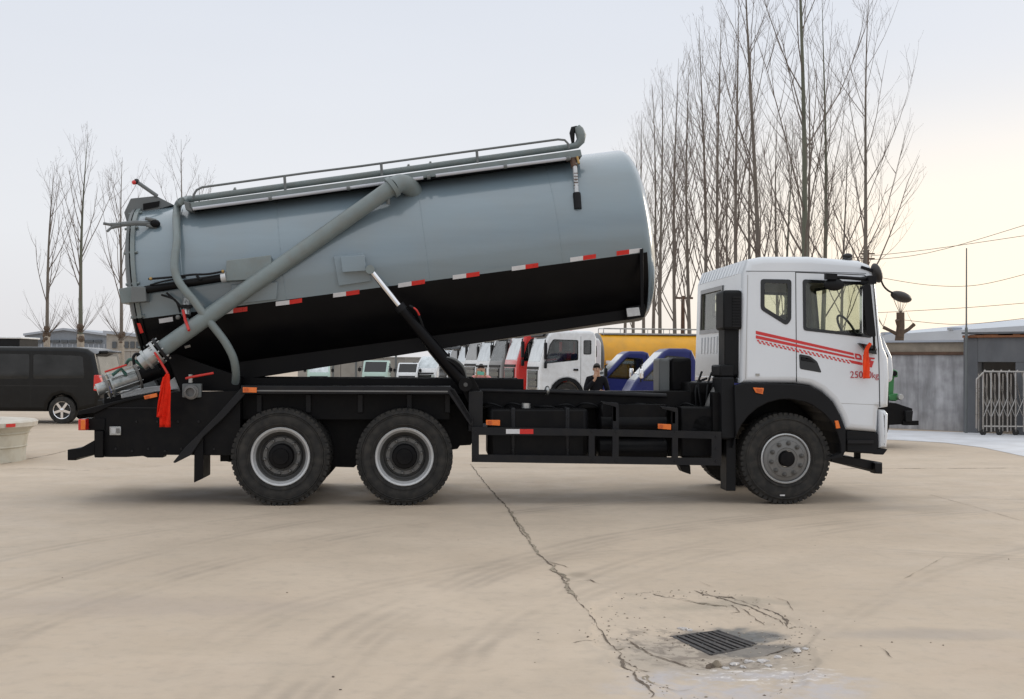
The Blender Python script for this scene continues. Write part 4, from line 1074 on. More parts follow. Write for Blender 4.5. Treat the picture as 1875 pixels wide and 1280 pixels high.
# ------------------------------------------------------------------ GROUND
def ground_mat():
    m = bpy.data.materials.new('concrete_yard'); m.use_nodes = True
    n, l = m.node_tree.nodes, m.node_tree.links; b = n['Principled BSDF']
    tc = n.new('ShaderNodeTexCoord')
    def noise(sc, det=8, stretch=None, rough=0.6, dist=0.0):
        z = n.new('ShaderNodeTexNoise'); z.inputs['Scale'].default_value = sc; z.inputs['Detail'].default_value = det
        z.inputs['Roughness'].default_value = rough; z.inputs['Distortion'].default_value = dist
        if stretch:
            mp = n.new('ShaderNodeMapping'); mp.inputs['Scale'].default_value = stretch[:3]
            if len(stretch) > 3: mp.inputs['Rotation'].default_value = (0, 0, stretch[3])
            l.new(tc.outputs['Object'], mp.inputs[0]); l.new(mp.outputs[0], z.inputs['Vector'])
        else: l.new(tc.outputs['Object'], z.inputs['Vector'])
        return z.outputs['Fac']
    def rng_(src, a, b_, c=0.0, d=1.0):
        r = n.new('ShaderNodeMapRange'); r.interpolation_type = 'SMOOTHSTEP'
        r.inputs['From Min'].default_value = a; r.inputs['From Max'].default_value = b_
        r.inputs['To Min'].default_value = c; r.inputs['To Max'].default_value = d
        l.new(src, r.inputs['Value']); return r.outputs[0]
    def mix(f, a, c):
        x = n.new('ShaderNodeMix'); x.data_type = 'RGBA'
        if isinstance(f, float): x.inputs['Factor'].default_value = f
        else: l.new(f, x.inputs['Factor'])
        for k, s in (('A', a), ('B', c)):
            if isinstance(s, tuple): x.inputs[k].default_value = (*s, 1)
            else: l.new(s, x.inputs[k])
        return x.outputs['Result']
    def math_(op, a, b_=None):
        x = n.new('ShaderNodeMath'); x.operation = op
        for i, s in enumerate((a, b_)):
            if s is None: continue
            if isinstance(s, float): x.inputs[i].default_value = s
            else: l.new(s, x.inputs[i])
        return x.outputs[0]
    base = mix(rng_(noise(0.22, 5), 0.3, 0.7), (0.475, 0.384, 0.292), (0.565, 0.468, 0.368))
    base = mix(rng_(noise(1.3, 7), 0.38, 0.72, 0, 0.5), base, (0.43, 0.355, 0.275))
    base = mix(rng_(noise(0.5, 6, (1, 1, 1), 0.65, 0.6), 0.55, 0.75, 0, 0.55), base, (0.48, 0.38, 0.295))
    base = mix(rng_(noise(9.0, 8), 0.45, 0.8, 0, 0.3), base, (0.29, 0.255, 0.21))
    base = mix(rng_(noise(70.0, 4), 0.60, 0.80, 0, 0.28), base, (0.22, 0.19, 0.155))
    base = mix(rng_(noise(45.0, 4), 0.62, 0.80, 0, 0.22), base, (0.55, 0.50, 0.43))
    # tyre tracks: sweeping arcs (distance from a centre) broken by noise
    def arcs(cx, cy, radii, w, amt, colr, base, nz=1.2):
        sb = n.new('ShaderNodeVectorMath'); sb.operation = 'DISTANCE'
        nzv = n.new('ShaderNodeTexNoise'); nzv.inputs['Scale'].default_value = 0.35; l.new(tc.outputs['Object'], nzv.inputs['Vector'])
        ad = n.new('ShaderNodeVectorMath'); ad.operation = 'MULTIPLY_ADD'; l.new(nzv.outputs['Color'], ad.inputs[0])
        ad.inputs[1].default_value = (nz, nz, 0); l.new(tc.outputs['Object'], ad.inputs[2])
        l.new(ad.outputs[0], sb.inputs[0]); sb.inputs[1].default_value = (cx, cy, 0)
        tot = None
        for r in radii:
            d = math_('ABSOLUTE', math_('SUBTRACT', sb.outputs['Value'], float(r)))
            k = rng_(d, w, 0.0)
            tot = k if tot is None else math_('MAXIMUM', tot, k)
        brk = rng_(noise(0.7, 6), 0.35, 0.65)
        f = math_('MULTIPLY', math_('MULTIPLY', tot, brk), amt)
        return mix(f, base, colr)
    def circ(p1, p2, p3):
        (ax, ay), (bx, by), (cx, cy) = [(G(*q).x, G(*q).y) for q in (p1, p2, p3)]
        d = 2*(ax*(by-cy)+bx*(cy-ay)+cx*(ay-by))
        ux = ((ax*ax+ay*ay)*(by-cy)+(bx*bx+by*by)*(cy-ay)+(cx*cx+cy*cy)*(ay-by))/d
        uy = ((ax*ax+ay*ay)*(cx-bx)+(bx*bx+by*by)*(ax-cx)+(cx*cx+cy*cy)*(bx-ax))/d
        return ux, uy, math.hypot(ax-ux, ay-uy)
    for p1, p2, p3, offs, amt in (((1600,932),(1060,1015),(680,1230),(0,.09,.2,.34,-.5,-.62,2.0,2.14),.42), ((0,1235),(330,1065),(700,975),(0,.1,.22,1.7,1.82),.38),
                                  ((0,1110),(250,1030),(620,950),(0,.12),.3), ((1875,1010),(1600,1120),(1480,1279),(0,.1,1.7,1.82),.3), ((420,1279),(560,1130),(900,1040),(0,.1,.24),.26)):
        ux, uy, rr0 = circ(p1, p2, p3)
        base = arcs(ux, uy, [rr0+o for o in offs], 0.07, amt, (0.27, 0.225, 0.18), base, 0.25)
        base = arcs(ux, uy, [rr0+o+.05 for o in offs[:2]], 0.35, amt*.45, (0.36, 0.295, 0.235), base, 0.4)
    # fine gritty sweep of dust
    base = mix(rng_(noise(16.0, 8, (1, 3.0, 1, 0.5)), 0.5, 0.8, 0, 0.25), base, (0.58, 0.50, 0.41))
    # grime, mud, wet patch and ice around the drain
    def spot(pos, rx, ry, soft, nzs=0.35, nsc=3.0):
        mp = n.new('ShaderNodeMapping'); mp.vector_type = 'POINT'
        nzv = n.new('ShaderNodeTexNoise'); nzv.inputs['Scale'].default_value = nsc; nzv.inputs['Detail'].default_value = 6
        l.new(tc.outputs['Object'], nzv.inputs['Vector'])
        sub = n.new('ShaderNodeVectorMath'); sub.operation = 'MULTIPLY_ADD'
        l.new(nzv.outputs['Color'], sub.inputs[0]); sub.inputs[1].default_value = (nzs*2, nzs*2, 0); l.new(tc.outputs['Object'], sub.inputs[2])
        l.new(sub.outputs[0], mp.inputs[0])
        mp.inputs['Scale'].default_value = (1/rx, 1/ry, 0)
        mp.inputs['Location'].default_value = (-(pos[0]+nzs)/rx, -(pos[1]+nzs)/ry, 0)
        ln = n.new('ShaderNodeVectorMath'); ln.operation = 'LENGTH'; l.new(mp.outputs[0], ln.inputs[0])
        return rng_(ln.outputs['Value'], 1.0, 1.0 - soft)
    g = lambda u, v: G(u, v)
    grime = spot(g(1290, 1195), 0.75, 0.75, 0.7, 0.25)
    base = mix(math_('MULTIPLY', grime, 0.5), base, (0.27, 0.245, 0.215))
    mud = math_('MULTIPLY', spot(g(1290, 1180), 0.62, 0.62, 0.5, 0.3, 5.0), rng_(noise(9.0, 9, rough=0.75), 0.46, 0.56))
    base = mix(math_('MULTIPLY', mud, 0.8), base, (0.20, 0.165, 0.135))
    wet = spot(g(1345, 1156), 0.36, 0.30, 0.5, 0.16, 7.0)
    base = mix(math_('MULTIPLY', wet, 0.85), base, (0.085, 0.09, 0.092))
    wet2 = spot(g(1385, 1182), 0.34, 0.16, 0.5, 0.1, 6.0)
    base = mix(math_('MULTIPLY', wet2, 0.7), base, (0.13, 0.125, 0.12))
    frozen = spot(g(1355, 1256), 0.78, 0.50, 0.45, 0.30, 4.0)
    fz = math_('MULTIPLY', frozen, rng_(noise(5.0, 9, rough=0.7), 0.36, 0.62))
    base = mix(math_('MULTIPLY', fz, 0.9), base, (0.46, 0.43, 0.43))
    fr2 = math_('MULTIPLY', spot(g(1400, 1232), 0.5, 0.32, 0.6, 0.2, 5.0), rng_(noise(11.0, 9, (1, 1.8, 1), rough=0.7), 0.53, 0.6))
    base = mix(math_('MULTIPLY', fr2, 0.8), base, (0.72, 0.68, 0.65))
    for (u, v, rx, ry, cc, a) in ((1060, 1050, .14, .2, (0.24, .2, .15), .5), (1330, 1103, .7, .22, (0.27, .24, .19), .45), (1640, 930, 1.4, .5, (0.28, .24, .2), .4), (1700, 1160, .9, .22, (.33, .29, .26), .5), (240, 1110, 1.8, .5, (.36, .3, .26), .35), (600, 915, 4.2, .7, (.3, .26, .22), .35), (1430, 915, 2.0, .6, (.3, .26, .22), .35)):  # soft darker patches over the yard, two in line with the truck's wheels
        base = mix(math_('MULTIPLY', spot(g(u, v), rx, ry, .8, .2, 2.0), a), base, cc)
    l.new(base, b.inputs['Base Color'])
    ro = rng_(noise(2.0, 6), 0.3, 0.7, 0.62, 0.9)
    ro = math_('SUBTRACT', ro, math_('MULTIPLY', wet, 0.42)); ro = math_('SUBTRACT', ro, math_('MULTIPLY', fz, 0.25))
    l.new(ro, b.inputs['Roughness']); b.inputs['Specular IOR Level'].default_value = 0.35
    h = math_('ADD', math_('MULTIPLY', noise(3.0, 10), 0.8), math_('MULTIPLY', noise(55.0, 8), 0.12))
    bp = n.new('ShaderNodeBump'); bp.inputs['Strength'].default_value = 0.5; bp.inputs['Distance'].default_value = 0.02
    l.new(h, bp.inputs['Height']); l.new(bp.outputs[0], b.inputs['Normal'])
    return m
M['ground'] = ground_mat()
M['crack'] = mat('crack_dirt', (0.13, 0.10, 0.075), 0.95, var=0.35, vscale=14)
M['cracksoft'] = mat('crack_fill', (0.27, 0.225, 0.17), 0.95, var=0.3, vscale=14)
M['basinrim0'] = mat('pale_grit', (0.42, 0.37, 0.31), 0.9, var=.2)
M['iron'] = mat('drain_iron', (0.05, 0.047, 0.047), 0.5, metal=0.5, var=0.3, vscale=20, dirt=(0.16, 0.13, 0.11), dirt_amt=0.5)
M['ice'] = mat('dirty_ice', (0.55, 0.52, 0.50), 0.3, var=0.1, vscale=10, bump=0.4, bscale=30, dirt=(0.4, 0.36, 0.33), dirt_amt=0.6)

gq = [G(1233, 1169, -.045), G(1302, 1200.5, -.045), G(1388, 1184, -.045), G(1315, 1158.5, -.045)]
for q_ in gq: q_.z = 0.0      # drain opening
gc = sum(gq, Vector())/4
ring_px = [(1125,1092),(1228,1086),(1310,1086),(1385,1104),(1448,1134),(1462,1182),(1480,1235),(1410,1279),(1250,1279),(1176,1240),(1130,1192),(1105,1140)]
ring = sorted(((math.atan2(G(*q).y-gc.y, G(*q).x-gc.x), (G(*q)-gc).length) for q in ring_px))
from mathutils import noise as mnoise
def gheight(x, y):
    dx, dy = x-gc.x, y-gc.y; rho = math.hypot(dx, dy)
    if rho > 1.9: return 0.0
    a = math.atan2(dy, dx); k = len(ring)
    for i in range(k):
        a0, r0_ = ring[i]; a1, r1_ = ring[(i+1) % k]
        if i == k-1: a1 += 2*math.pi
        aa = a + 2*math.pi if (i == k-1 and a < a0) else a
        if a0 <= aa <= a1: rr_0 = r0_ + (r1_-r0_)*(aa-a0)/(a1-a0); break
    n1 = mnoise.fractal(Vector((x*3, y*3, 0)), 1.0, 2.0, 4); n2 = mnoise.fractal(Vector((x*14, y*14, 3)), 0.8, 2.0, 4)
    kk = rho/(rr_0*(1+0.10*n1))
    if kk > 1.12: return 0.0
    sm = lambda e0, e1, v: (lambda t: t*t*(3-2*t))(min(1, max(0, (v-e0)/(e1-e0))))
    z = -0.030*(1-sm(0.12, 1.0, kk)) - 0.010*(1-sm(0.985, 1.015, kk))
    z += 0.006*n2*(1-sm(0.9, 1.1, kk))*sm(0.2, 0.4, kk) + 0.008*math.exp(-((kk-1.03)/0.04)**2)*(0.5+n1)
    return z
x0g, x1g, y0g, y1g = gc.x-1.7, gc.x+1.7, gc.y-1.7, gc.y+1.7
outer = [(-1500,-60),(1500,-60),(1500,2500),(-1500,2500)]; hole_ = [(x0g,y0g),(x1g,y0g),(x1g,y1g),(x0g,y1g)]
loops = [[Vector((x, y, 0)) for x, y in outer], [Vector((x, y, 0)) for x, y in hole_]]
tri = tessellate_polygon(loops); fl = [tuple(p) for lp in loops for p in lp]; fs = []
for t in tri:
    A_, B_, C_ = [Vector(fl[i]) for i in t]
    fs.append(tuple(t) if (B_-A_).cross(C_-A_).z > 0 else (t[0], t[2], t[1]))
NG = 200; base_i = len(fl)
def in_quad(x, y):
    return all((gq[(i+1)%4].x-gq[i].x)*(y-gq[i].y) - (gq[(i+1)%4].y-gq[i].y)*(x-gq[i].x) > 0 for i in range(4)) or all((gq[(i+1)%4].x-gq[i].x)*(y-gq[i].y) - (gq[(i+1)%4].y-gq[i].y)*(x-gq[i].x) < 0 for i in range(4))
for i in range(NG+1):
    for j in range(NG+1):
        x, y = x0g+(x1g-x0g)*i/NG, y0g+(y1g-y0g)*j/NG
        fl.append((x, y, 0.0 if i in (0, NG) or j in (0, NG) else gheight(x, y)))
for i in range(NG):
    for j in range(NG):
        x, y = x0g+(x1g-x0g)*(i+.5)/NG, y0g+(y1g-y0g)*(j+.5)/NG
        if in_quad(x, y): continue
        a_ = base_i + i*(NG+1)+j; fs.append((a_, a_+NG+1, a_+NG+2, a_+1))
me = bpy.data.meshes.new('ground'); me.from_pydata(fl, [], fs); me.materials.append(M['ground'])
me.polygons.foreach_set('use_smooth', [True]*len(fs)); me.update()
ground = bpy.data.objects.new('ground', me); col.objects.link(ground); tag(ground, kind='structure')

def ground_strip(pts, w, nm, m, z=0.003, seed=0, jit=0.5, closed=False):
    rg = random.Random(seed); path = []
    gp = [G(u, v) for u, v in pts]
    for i in range(len(gp)-1):
        L = (gp[i+1]-gp[i]).length; k = max(2, int(L/0.035))
        for j in range(k):
            t = j/k; q = gp[i].lerp(gp[i+1], t); path.append(q)
    path.append(gp[-1]); mb = MB(); n = len(path); off = 0.0; wv = 0.8
    for i, p in enumerate(path):
        t = (path[min(n-1,i+1)] - path[max(0,i-1)]); t.z = 0
        t = t.normalized() if t.length > 0 else Vector((1,0,0)); s = Vector((-t.y, t.x, 0))
        off = off*0.8 + rg.uniform(-1,1)*w*1.1*jit
        wv = 0.6*wv + 0.4*rg.random()*1.9
        ww = w*max(0.08, wv - 0.25 + rg.uniform(-.3,.3))*min(1, i/4+0.1, (n-1-i)/4+0.1)
        c = p + s*off
        for q_ in (c + s*ww/2, c - s*ww/2): mb.v.append((q_.x, q_.y, gheight(q_.x, q_.y) + z))
    for i in range(n-1): mb.f.append([i*2, i*2+1, i*2+3, i*2+2]); mb.m.append(0)
    o = mb.build(nm, m, ground, smooth=0); o['kind'] = 'structure'; return o
ck = 0
def crack(pts, w=0.012, m='crack', jit=0.5):
    global ck; ck += 1; ground_strip(pts, w, 'crack', M[m], 0.0030 + 0.0003*(ck % 9), ck, jit)
crack([(862,850),(890,888),(925,925),(955,975),(985,1015),(1012,1038)], 0.016, 'crack', 0.35); crack([(1012,1038),(1040,1075),(1075,1120),(1110,1165),(1140,1195)], 0.011, 'crack', 0.6)
crack([(1138,1192),(1146,1212),(1160,1235),(1168,1250),(1190,1279)], 0.016, 'crack', 0.9); crack([(1016,1042),(1050,1090),(1060,1100)], 0.03, 'cracksoft', 0.6); crack([(930,930),(990,1018)], 0.022, 'cracksoft', 0.4)
crack([(1000,1028),(1040,1040)], 0.02); crack([(1045,1066),(1082,1062),(1103,1071)], 0.014)
crack([(1010,1032),(1022,1050),(1030,1060)], 0.035, 'cracksoft')
crack([(1140,1087),(1165,1088),(1190,1086),(1228,1092),(1270,1096)], 0.016); crack([(1270,1083),(1310,1090),(1345,1095),(1380,1108),(1410,1118),(1444,1134),(1440,1148)], 0.022)
crack([(1290,1085),(1340,1098),(1375,1110),(1400,1122),(1430,1132),(1436,1142)], 0.014); crack([(1318,1105),(1340,1104),(1357,1116),(1340,1119)], 0.012)
crack([(1250,1096),(1300,1100),(1330,1108)], 0.05, 'cracksoft'); crack([(1355,1110),(1380,1125),(1400,1140)], 0.012)
crack([(1416,1094),(1440,1102),(1452,1120)], 0.008); crack([(1280,1065),(1300,1074),(1312,1075)], 0.008)
crack([(1146,1164),(1170,1182),(1195,1195),(1225,1202),(1262,1213),(1290,1208)], 0.014, jit=0.2)
crack([(1395,1194),(1425,1187),(1455,1182)], 0.02, jit=0.3)
crack([(1050,1178),(1065,1174),(1112,1174)], 0.024); crack([(1128,1188),(1146,1188)], 0.05, 'cracksoft')
crack([(1140,1205),(1170,1222),(1200,1230)], 0.02); crack([(1165,1230),(1180,1252)], 0.05, 'cracksoft'); crack([(1190,1250),(1240,1262),(1268,1259)], 0.012)
crack([(1606,1184),(1620,1192),(1634,1207)], 0.008); crack([(1655,1060),(1700,1036),(1730,1020)], 0.006, 'cracksoft')
crack([(0,860),(60,858),(150,862),(300,853),(420,852)], 0.02, 'cracksoft', 0.2)
crack([(862,856),(1000,857),(1130,857),(1240,856)], 0.02, 'cracksoft', 0.2); crack([(1520,858),(1700,858),(1875,857)], 0.035, 'crack', 0.2)
crack([(0,851),(30,845),(100,831),(124,825)], 0.02, 'crack', 0.3)
crack([(1700,905),(1800,933),(1875,955)], 0.008, 'cracksoft', 0.3)
crack([(860,880),(980,884),(1100,886)], 0.01, 'cracksoft', 0.3)
rg = random.Random(77)
for i in range(10):                                                        # stones, clods and leaves lying about
    u, v = rg.uniform(10, 1865), rg.uniform(865, 1275)
    if 1220 < u < 1400 and 1150 < v < 1210: continue
    p = G(u, v); r = rg.uniform(0.003, 0.008); mb = MB()
    mb.ball((0,0,r*0.3), (r*rg.uniform(0.8,1.9), r*rg.uniform(0.7,1.3), r*0.4), 7); mb.map(lambda q: q*rg.uniform(0.75,1.2))
    o = mb.build('pebble', M['cracksoft' if i % 2 else 'crack'], None, 30); o.location = p; o.rotation_euler.z = rg.uniform(0,6)
    tag(o, 'small dark pebble lying on the bare concrete yard', 'pebble', 'pebbles scattered on the yard')
# drain: pit, grate
pit = MB(); q = [gc + (Vector((p.x, p.y, 0))-gc)*1.04 + Vector((0,0,-0.052)) for p in gq]
for i in range(4):
    a, b = q[i], q[(i+1)%4]; d = Vector((0,0,-0.45)); pit.add([a, b, b+d, a+d], [(0,1,2,3)])
pit.add([p + Vector((0,0,-0.45)) for p in q], [(0,1,2,3)])
po = pit.build('drain_pit', M['crack'], ground); po['kind'] = 'structure'
grate = empty('drain_grate', (gc.x, gc.y, -0.052))
tag(grate, 'cast iron drain grate of long bars sunk in the cracked concrete', 'drain grate')
a0, a1, b1, b0 = q[0], q[1], q[2], q[3]
for i in range(12):
    s = (i+0.5)/12; x0 = a0.lerp(b0, s) - gc; x1 = a1.lerp(b1, s) - gc; d = (x1-x0).normalized(); pp = Vector((-d.y, d.x, 0)).normalized()
    x0.z = x1.z = 0; mb = MB(); w = 0.0088
    V = []
    for zz in (0.018 + 0.004*math.sin(i*2.1), -0.02):
        for e in (x0, x1):
            V += [e + pp*w + Vector((0,0,zz)), e - pp*w + Vector((0,0,zz))]
    mb.add(V, [(0,1,3,2),(4,6,7,5),(0,2,6,4),(1,5,7,3),(0,4,5,1),(2,3,7,6)])
    mb.build('bar', M['iron'], grate, bevel=0.002)
for e0, e1 in ((a0,b0),(a1,b1),(a0.lerp(a1,.5), b0.lerp(b1,.5))):
    MB().tube([Vector((e0.x-gc.x,e0.y-gc.y,0.004)), Vector((e1.x-gc.x,e1.y-gc.y,0.004))], 0.012, 6).build('cross_bar', M['iron'], grate)
for i in range(4):
    e0, e1 = q[i]-gc, q[(i+1)%4]-gc; e0.z = e1.z = 0.012
    dd_ = (e1-e0).normalized()*0.012
    MB().tube([e0-dd_, e1+dd_], 0.009, 6).build('grate_frame', M['iron'], grate)
# ice and rubble round the drain
def lump(u, v, r, flat, m, nm, label, cat, seed, grp=None):
    rg = random.Random(seed); mb = MB(); mb.ball((0,0,0), (1,1,1), 14)
    ph = [rg.uniform(0,6) for _ in range(6)]
    def f(p):
        k = 1 + 0.22*math.sin(p.x*4+ph[0]) + 0.18*math.sin(p.y*5+ph[1]) + 0.15*math.sin((p.x+p.z)*7+ph[2])
        return Vector((p.x*r*k*1.3, p.y*r*k, max(-0.2, p.z)*r*flat*k))
    mb.map(f); o = mb.build(nm, m, None, 50); p = G(u, v); o.location = (p.x, p.y, gheight(p.x, p.y)+0.002); o.rotation_euler.z = rg.uniform(0,6)
    return tag(o, label, cat, grp)
lump(1312,1210,0.03,0.9,M['cracksoft'],'rubble_stone','grey brown stone lump resting at the lower edge of the drain','stone',3)
lump(1300,1213,0.022,0.8,M['crack'],'rubble_stone','dark wedge of broken concrete left of the grey stone by the drain','stone',4)
for i,(u,v,r) in enumerate(((1250,1141,.03),(1262,1143,.022),(1345,1207,.03),(1372,1202,.028),(1398,1203,.032),(1425,1198,.026),(1460,1189,.034),(1475,1186,.02),(1360,1212,.02),(1330,1214,.022),(1408,1212,.02))):
    lump(u,v,r*0.75,0.55,M['ice'],'ice_chunk','dirty white chunk of ice beside the drain grate','ice',20+i,'ice chunks round the drain')

cb_ = MB(); rg = random.Random(31)
for i in range(420):
    if i % 2:
        qx = ring_px[rg.randrange(12)]; qy = ring_px[(ring_px.index(qx)+1) % 12]; t_ = rg.random(); p = G(*qx).lerp(G(*qy), t_) + Vector((rg.gauss(0,.05), rg.gauss(0,.05), 0))
    else: p = gc + Vector((rg.gauss(0,.38), rg.gauss(0,.34), 0))
    if in_quad(p.x, p.y): continue
    r = rg.uniform(.002, .006) if i % 9 else rg.uniform(.004, .008)
    cb_.ball((p.x, p.y, gheight(p.x, p.y)+r*.3), (r*rg.uniform(.8,1.8), r, r*.7), 5, m=rg.randrange(3))
co = cb_.build('concrete_crumbs', [M['cracksoft'], M['basinrim0'], M['crack']], None, 30); tag(co, 'loose crumbs of broken concrete round the drain', 'rubble', kind='stuff')
# pale strip of frost-white paving by the wall
sg_ = [G(1560,783), G(1640,788), G(1768,792), G(1990,800), G(1990,870), G(1875,836), G(1800,820), G(1730,811), G(1640,806), G(1560,803)]
mb = MB(); mb.add([Vector((p.x,p.y,0.005)) for p in sg_], [tuple(range(len(sg_)))[::-1]])
M['pale'] = mat('pale_paving', (0.62, 0.63, 0.66), 0.8, var=0.12, vscale=1.2, dirt=(0.5, 0.48, 0.46), dirt_amt=0.5)
o = mb.build('pavement', M['pale'], None, 0)
if o.data.polygons[0].normal.z < 0: o.data.flip_normals()
tag(o, kind='structure')

# ------------------------------------------------------------------ TREES
M['bark'] = mat('poplar_bark', (0.155, 0.135, 0.115), 0.9, var=0.3, vscale=2.0, streak=(1,1,0.4))
M['barkgreen'] = mat('greenish_bark', (0.12, 0.125, 0.095), 0.9, var=0.3, vscale=2.0, streak=(1,1,0.4))
M['twig'] = mat('twig_bark', (0.15, 0.122, 0.105), 0.9, var=0.2)
M['wash'] = mat('whitewash', (0.34, 0.30, 0.25), 0.9, var=0.25, vscale=6)
M['knob'] = mat('pollard_bark', (0.10, 0.07, 0.05), 0.95, var=0.3, vscale=10)
def tree(loc, H, r0, seed, label, group, lean=0.0, dens=1.0, spread=1.0, first=0.22, pollard=None, wash=0.0, green=False, name='bare_poplar', detail=1.0):
    rg = random.Random(seed)
    root = empty(name, loc, rg.uniform(0, 6) if False else 0.0)
    tag(root, label, 'tree', group)
    N = 14; pts = []; rad = []
    wx = rg.uniform(0,6); wy = rg.uniform(0,6)
    zp = pollard or 0.0
    for i in range(N+1):
        t = i/N; z = H*t
        x = lean*z + 0.012*H*math.sin(wx + t*4)*t; y = 0.012*H*math.sin(wy + t*3)*t
        pts.append(Vector((x, y, z))); rad.append(max(0.005, r0*.72*(1-t)**0.9 + 0.003))
    def at(z):
        f = min(N-1e-6, max(0, z/H*N)); i = int(f); return pts[i].lerp(pts[i+1], f-i), rad[i]+(rad[i+1]-rad[i])*(f-i)
    tm = MB(); tm.tube(pts, rad, 8)
    tr = tm.build('trunk', M['barkgreen' if green else 'bark'], root)
    if wash or pollard:
        zt = pollard or wash
        w = MB(); k = [at(zt*i/5) for i in range(6)]
        w.tube([p for p, r in k], [r*(1.35 if pollard else 1.0)+0.012 for p, r in k], 10); w.build('whitewashed_base', M['wash'], root)
    if pollard:
        kb = MB(); p, r = at(pollard)
        for i in range(9):
            kb.ball(p + Vector((rg.uniform(-1,1)*r*0.9, rg.uniform(-1,1)*r*0.9, rg.uniform(-0.25,0.35))), r*rg.uniform(0.9,1.6), 8)
        kb.build('pollard_knob', M['knob'], root)
    br = MB()
    def limb(p, d, L, r, depth, n=3):
        k = 5 if depth < 2 else 3
        q = [p.copy()]; dd = d.normalized()
        up = Vector((0,0,1))
        for i in range(k):
            dd = (dd + up*(0.17 if depth == 0 else 0.11) + Vector((rg.gauss(0,.06), rg.gauss(0,.06), 0))).normalized()
            q.append(q[-1] + dd*L/k)
        br.tube(q, [max(0.0024, r*(1-0.8*i/k)) for i in range(k+1)], n if depth < 1 else 3, cap=False)
        if depth >= 2: return
        m = int((5 if depth == 0 else 3.2)*dens*detail*(0.5+L/4.5 if depth == 0 else 1)) + (1 if depth == 0 else 0)
        for i in range(m):
            t = rg.uniform(0.18, 0.95); f = t*k; a = int(f); pp = q[a].lerp(q[min(k,a+1)], f-a)
            along = (q[min(k,a+1)] - q[a]).normalized()
            s = Vector((rg.gauss(0,1), rg.gauss(0,1), rg.gauss(0,.4))); s = (s - along*s.dot(along)).normalized()
            nd = along*0.80 + s*rg.uniform(0.45,0.85) + up*0.15
            limb(pp, nd, L*rg.uniform(0.28,0.5)*(1-t*0.35), r*0.38, depth+1)
    nb = int(H*1.45*dens); z0 = H*first
    for i in range(nb):
        t = (i + rg.random()*0.8)/nb; z = z0 + (H*0.97 - z0)*t
        p, r = at(z); a = rg.uniform(0, 2*math.pi)
        out = rg.uniform(0.55, 1.0)*spread
        d = Vector((math.cos(a)*out, math.sin(a)*out, 0.95))
        L = (H*0.34*(1-t)**0.7 + 0.9)*rg.uniform(0.6,1.15)
        limb(p, d, L, max(0.007, min(0.03, r*0.38)), 0, 4)
    if pollard:
        p, r = at(pollard)
        for i in range(16):
            a = rg.uniform(0, 2*math.pi); d = Vector((math.cos(a)*rg.uniform(.5,1.3), math.sin(a)*rg.uniform(.5,1.3), 0.8))
            limb(p, d, rg.uniform(1.2,2.6), 0.014, 1)
    br.build('crown', M['twig'], root, 0)
    return root
def base_at(u, d):
    p = B(u, 664, d); return Vector((p.x, p.y, -0.02))
GL = 'pollarded poplars beyond the black van'
tree(base_at(84,58), 10.8, 0.165, 11, 'leftmost bare tree behind the black van with a knobbly whitewashed base', GL, lean=0.025, pollard=2.7, first=0.36, spread=0.85, detail=.75)
tree(base_at(147,56), 11.9, 0.18, 12, 'tallest bare tree behind the black van, second from the left', GL, lean=0.012, pollard=2.75, first=0.34, spread=0.62, green=True, detail=.9)
tree(base_at(221,58), 11.2, 0.155, 13, 'third bare tree from the left with whitewashed base behind the discharge valve', GL, lean=0.004, pollard=2.5, first=0.35, spread=0.8, detail=.75)
GM = 'bare trees rising behind the tank'
tree(base_at(331,62), 12.8, 0.15, 14, 'bare tree whose top shows above the raised tank beside its vent pipe', GM, lean=0.003, spread=0.7)
tree(base_at(362,66), 11.6, 0.15, 15, 'faint bare treetop just right of the vent pipe above the handrail', GM, spread=0.7)
GR = 'row of bare poplars behind the cab'
rows = [ # u at base, distance, height, trunk radius, lean, green
 (1470,33,15.5,.145,-.004,True),(1395,36,14.8,.13,-.03,False),(1578,40,14.0,.13,.022,False),(1503,44,15.0,.14,.012,True),(1476,50,15,.13,.0,False),
 (1352,44,15.2,.13,-.015,False),(1318,48,15.4,.14,-.01,False),(1292,50,15.6,.14,-.012,False),(1264,54,15.2,.14,-.012,False),(1237,58,16.0,.15,-.006,False),
 (1210,62,16.4,.15,-.008,False),(1196,66,16.6,.15,-.004,False),(1178,72,16.4,.16,-.004,False),(1160,76,16.0,.17,0,False),(1143,82,15.4,.18,0,False),
 (1372,56,14.2,.13,.006,False),(1425,54,13.0,.13,-.004,False),(1438,60,13.8,.13,.01,True),(1333,66,14.8,.15,0,False),(1540,58,12.6,.13,.012,False)]
desc = ['thickest greenish bare trunk straight above the cab roof','tall bare tree leaning left behind the cab air intake','rightmost tall bare tree, near the cab roof front','slender greenish bare tree just right of the thickest trunk',
 'thin bare tree right behind the thickest trunk','wiry bare tree left of the leaning tree above the cab rear','bare tree above the rear corner of the cab roof','bare tree left of the cab, seen beside its back wall',
 'bare tree midway between the tank nose and the cab','bare tree rising from behind the blue truck cabs','bare tree just right of the rounded tank nose','thin bare tree touching the tank nose outline',
 'distant bare tree half hidden by the tank nose','pale distant bare tree above the tank nose','farthest left bare tree of the row, above the tank','thin far tree between the leaning tree and the rear roof corner',
 'short thin tree left of the thickest trunk','faint greenish tree beside the thickest trunk','far thin tree behind the cab rear window','short far bare tree left of the rightmost tall one',
 'far bare tree over the right end of the yellow tanker']
for i, ((u, d, H, r, ln, gr), ds) in enumerate(zip(rows, desc)):
    tree(base_at(u, d), H, r, 100+i*7, ds, GR, lean=ln, green=gr, spread=0.8 if d < 46 else 0.62, first=0.2, detail=1.0 if d < 50 else .8)
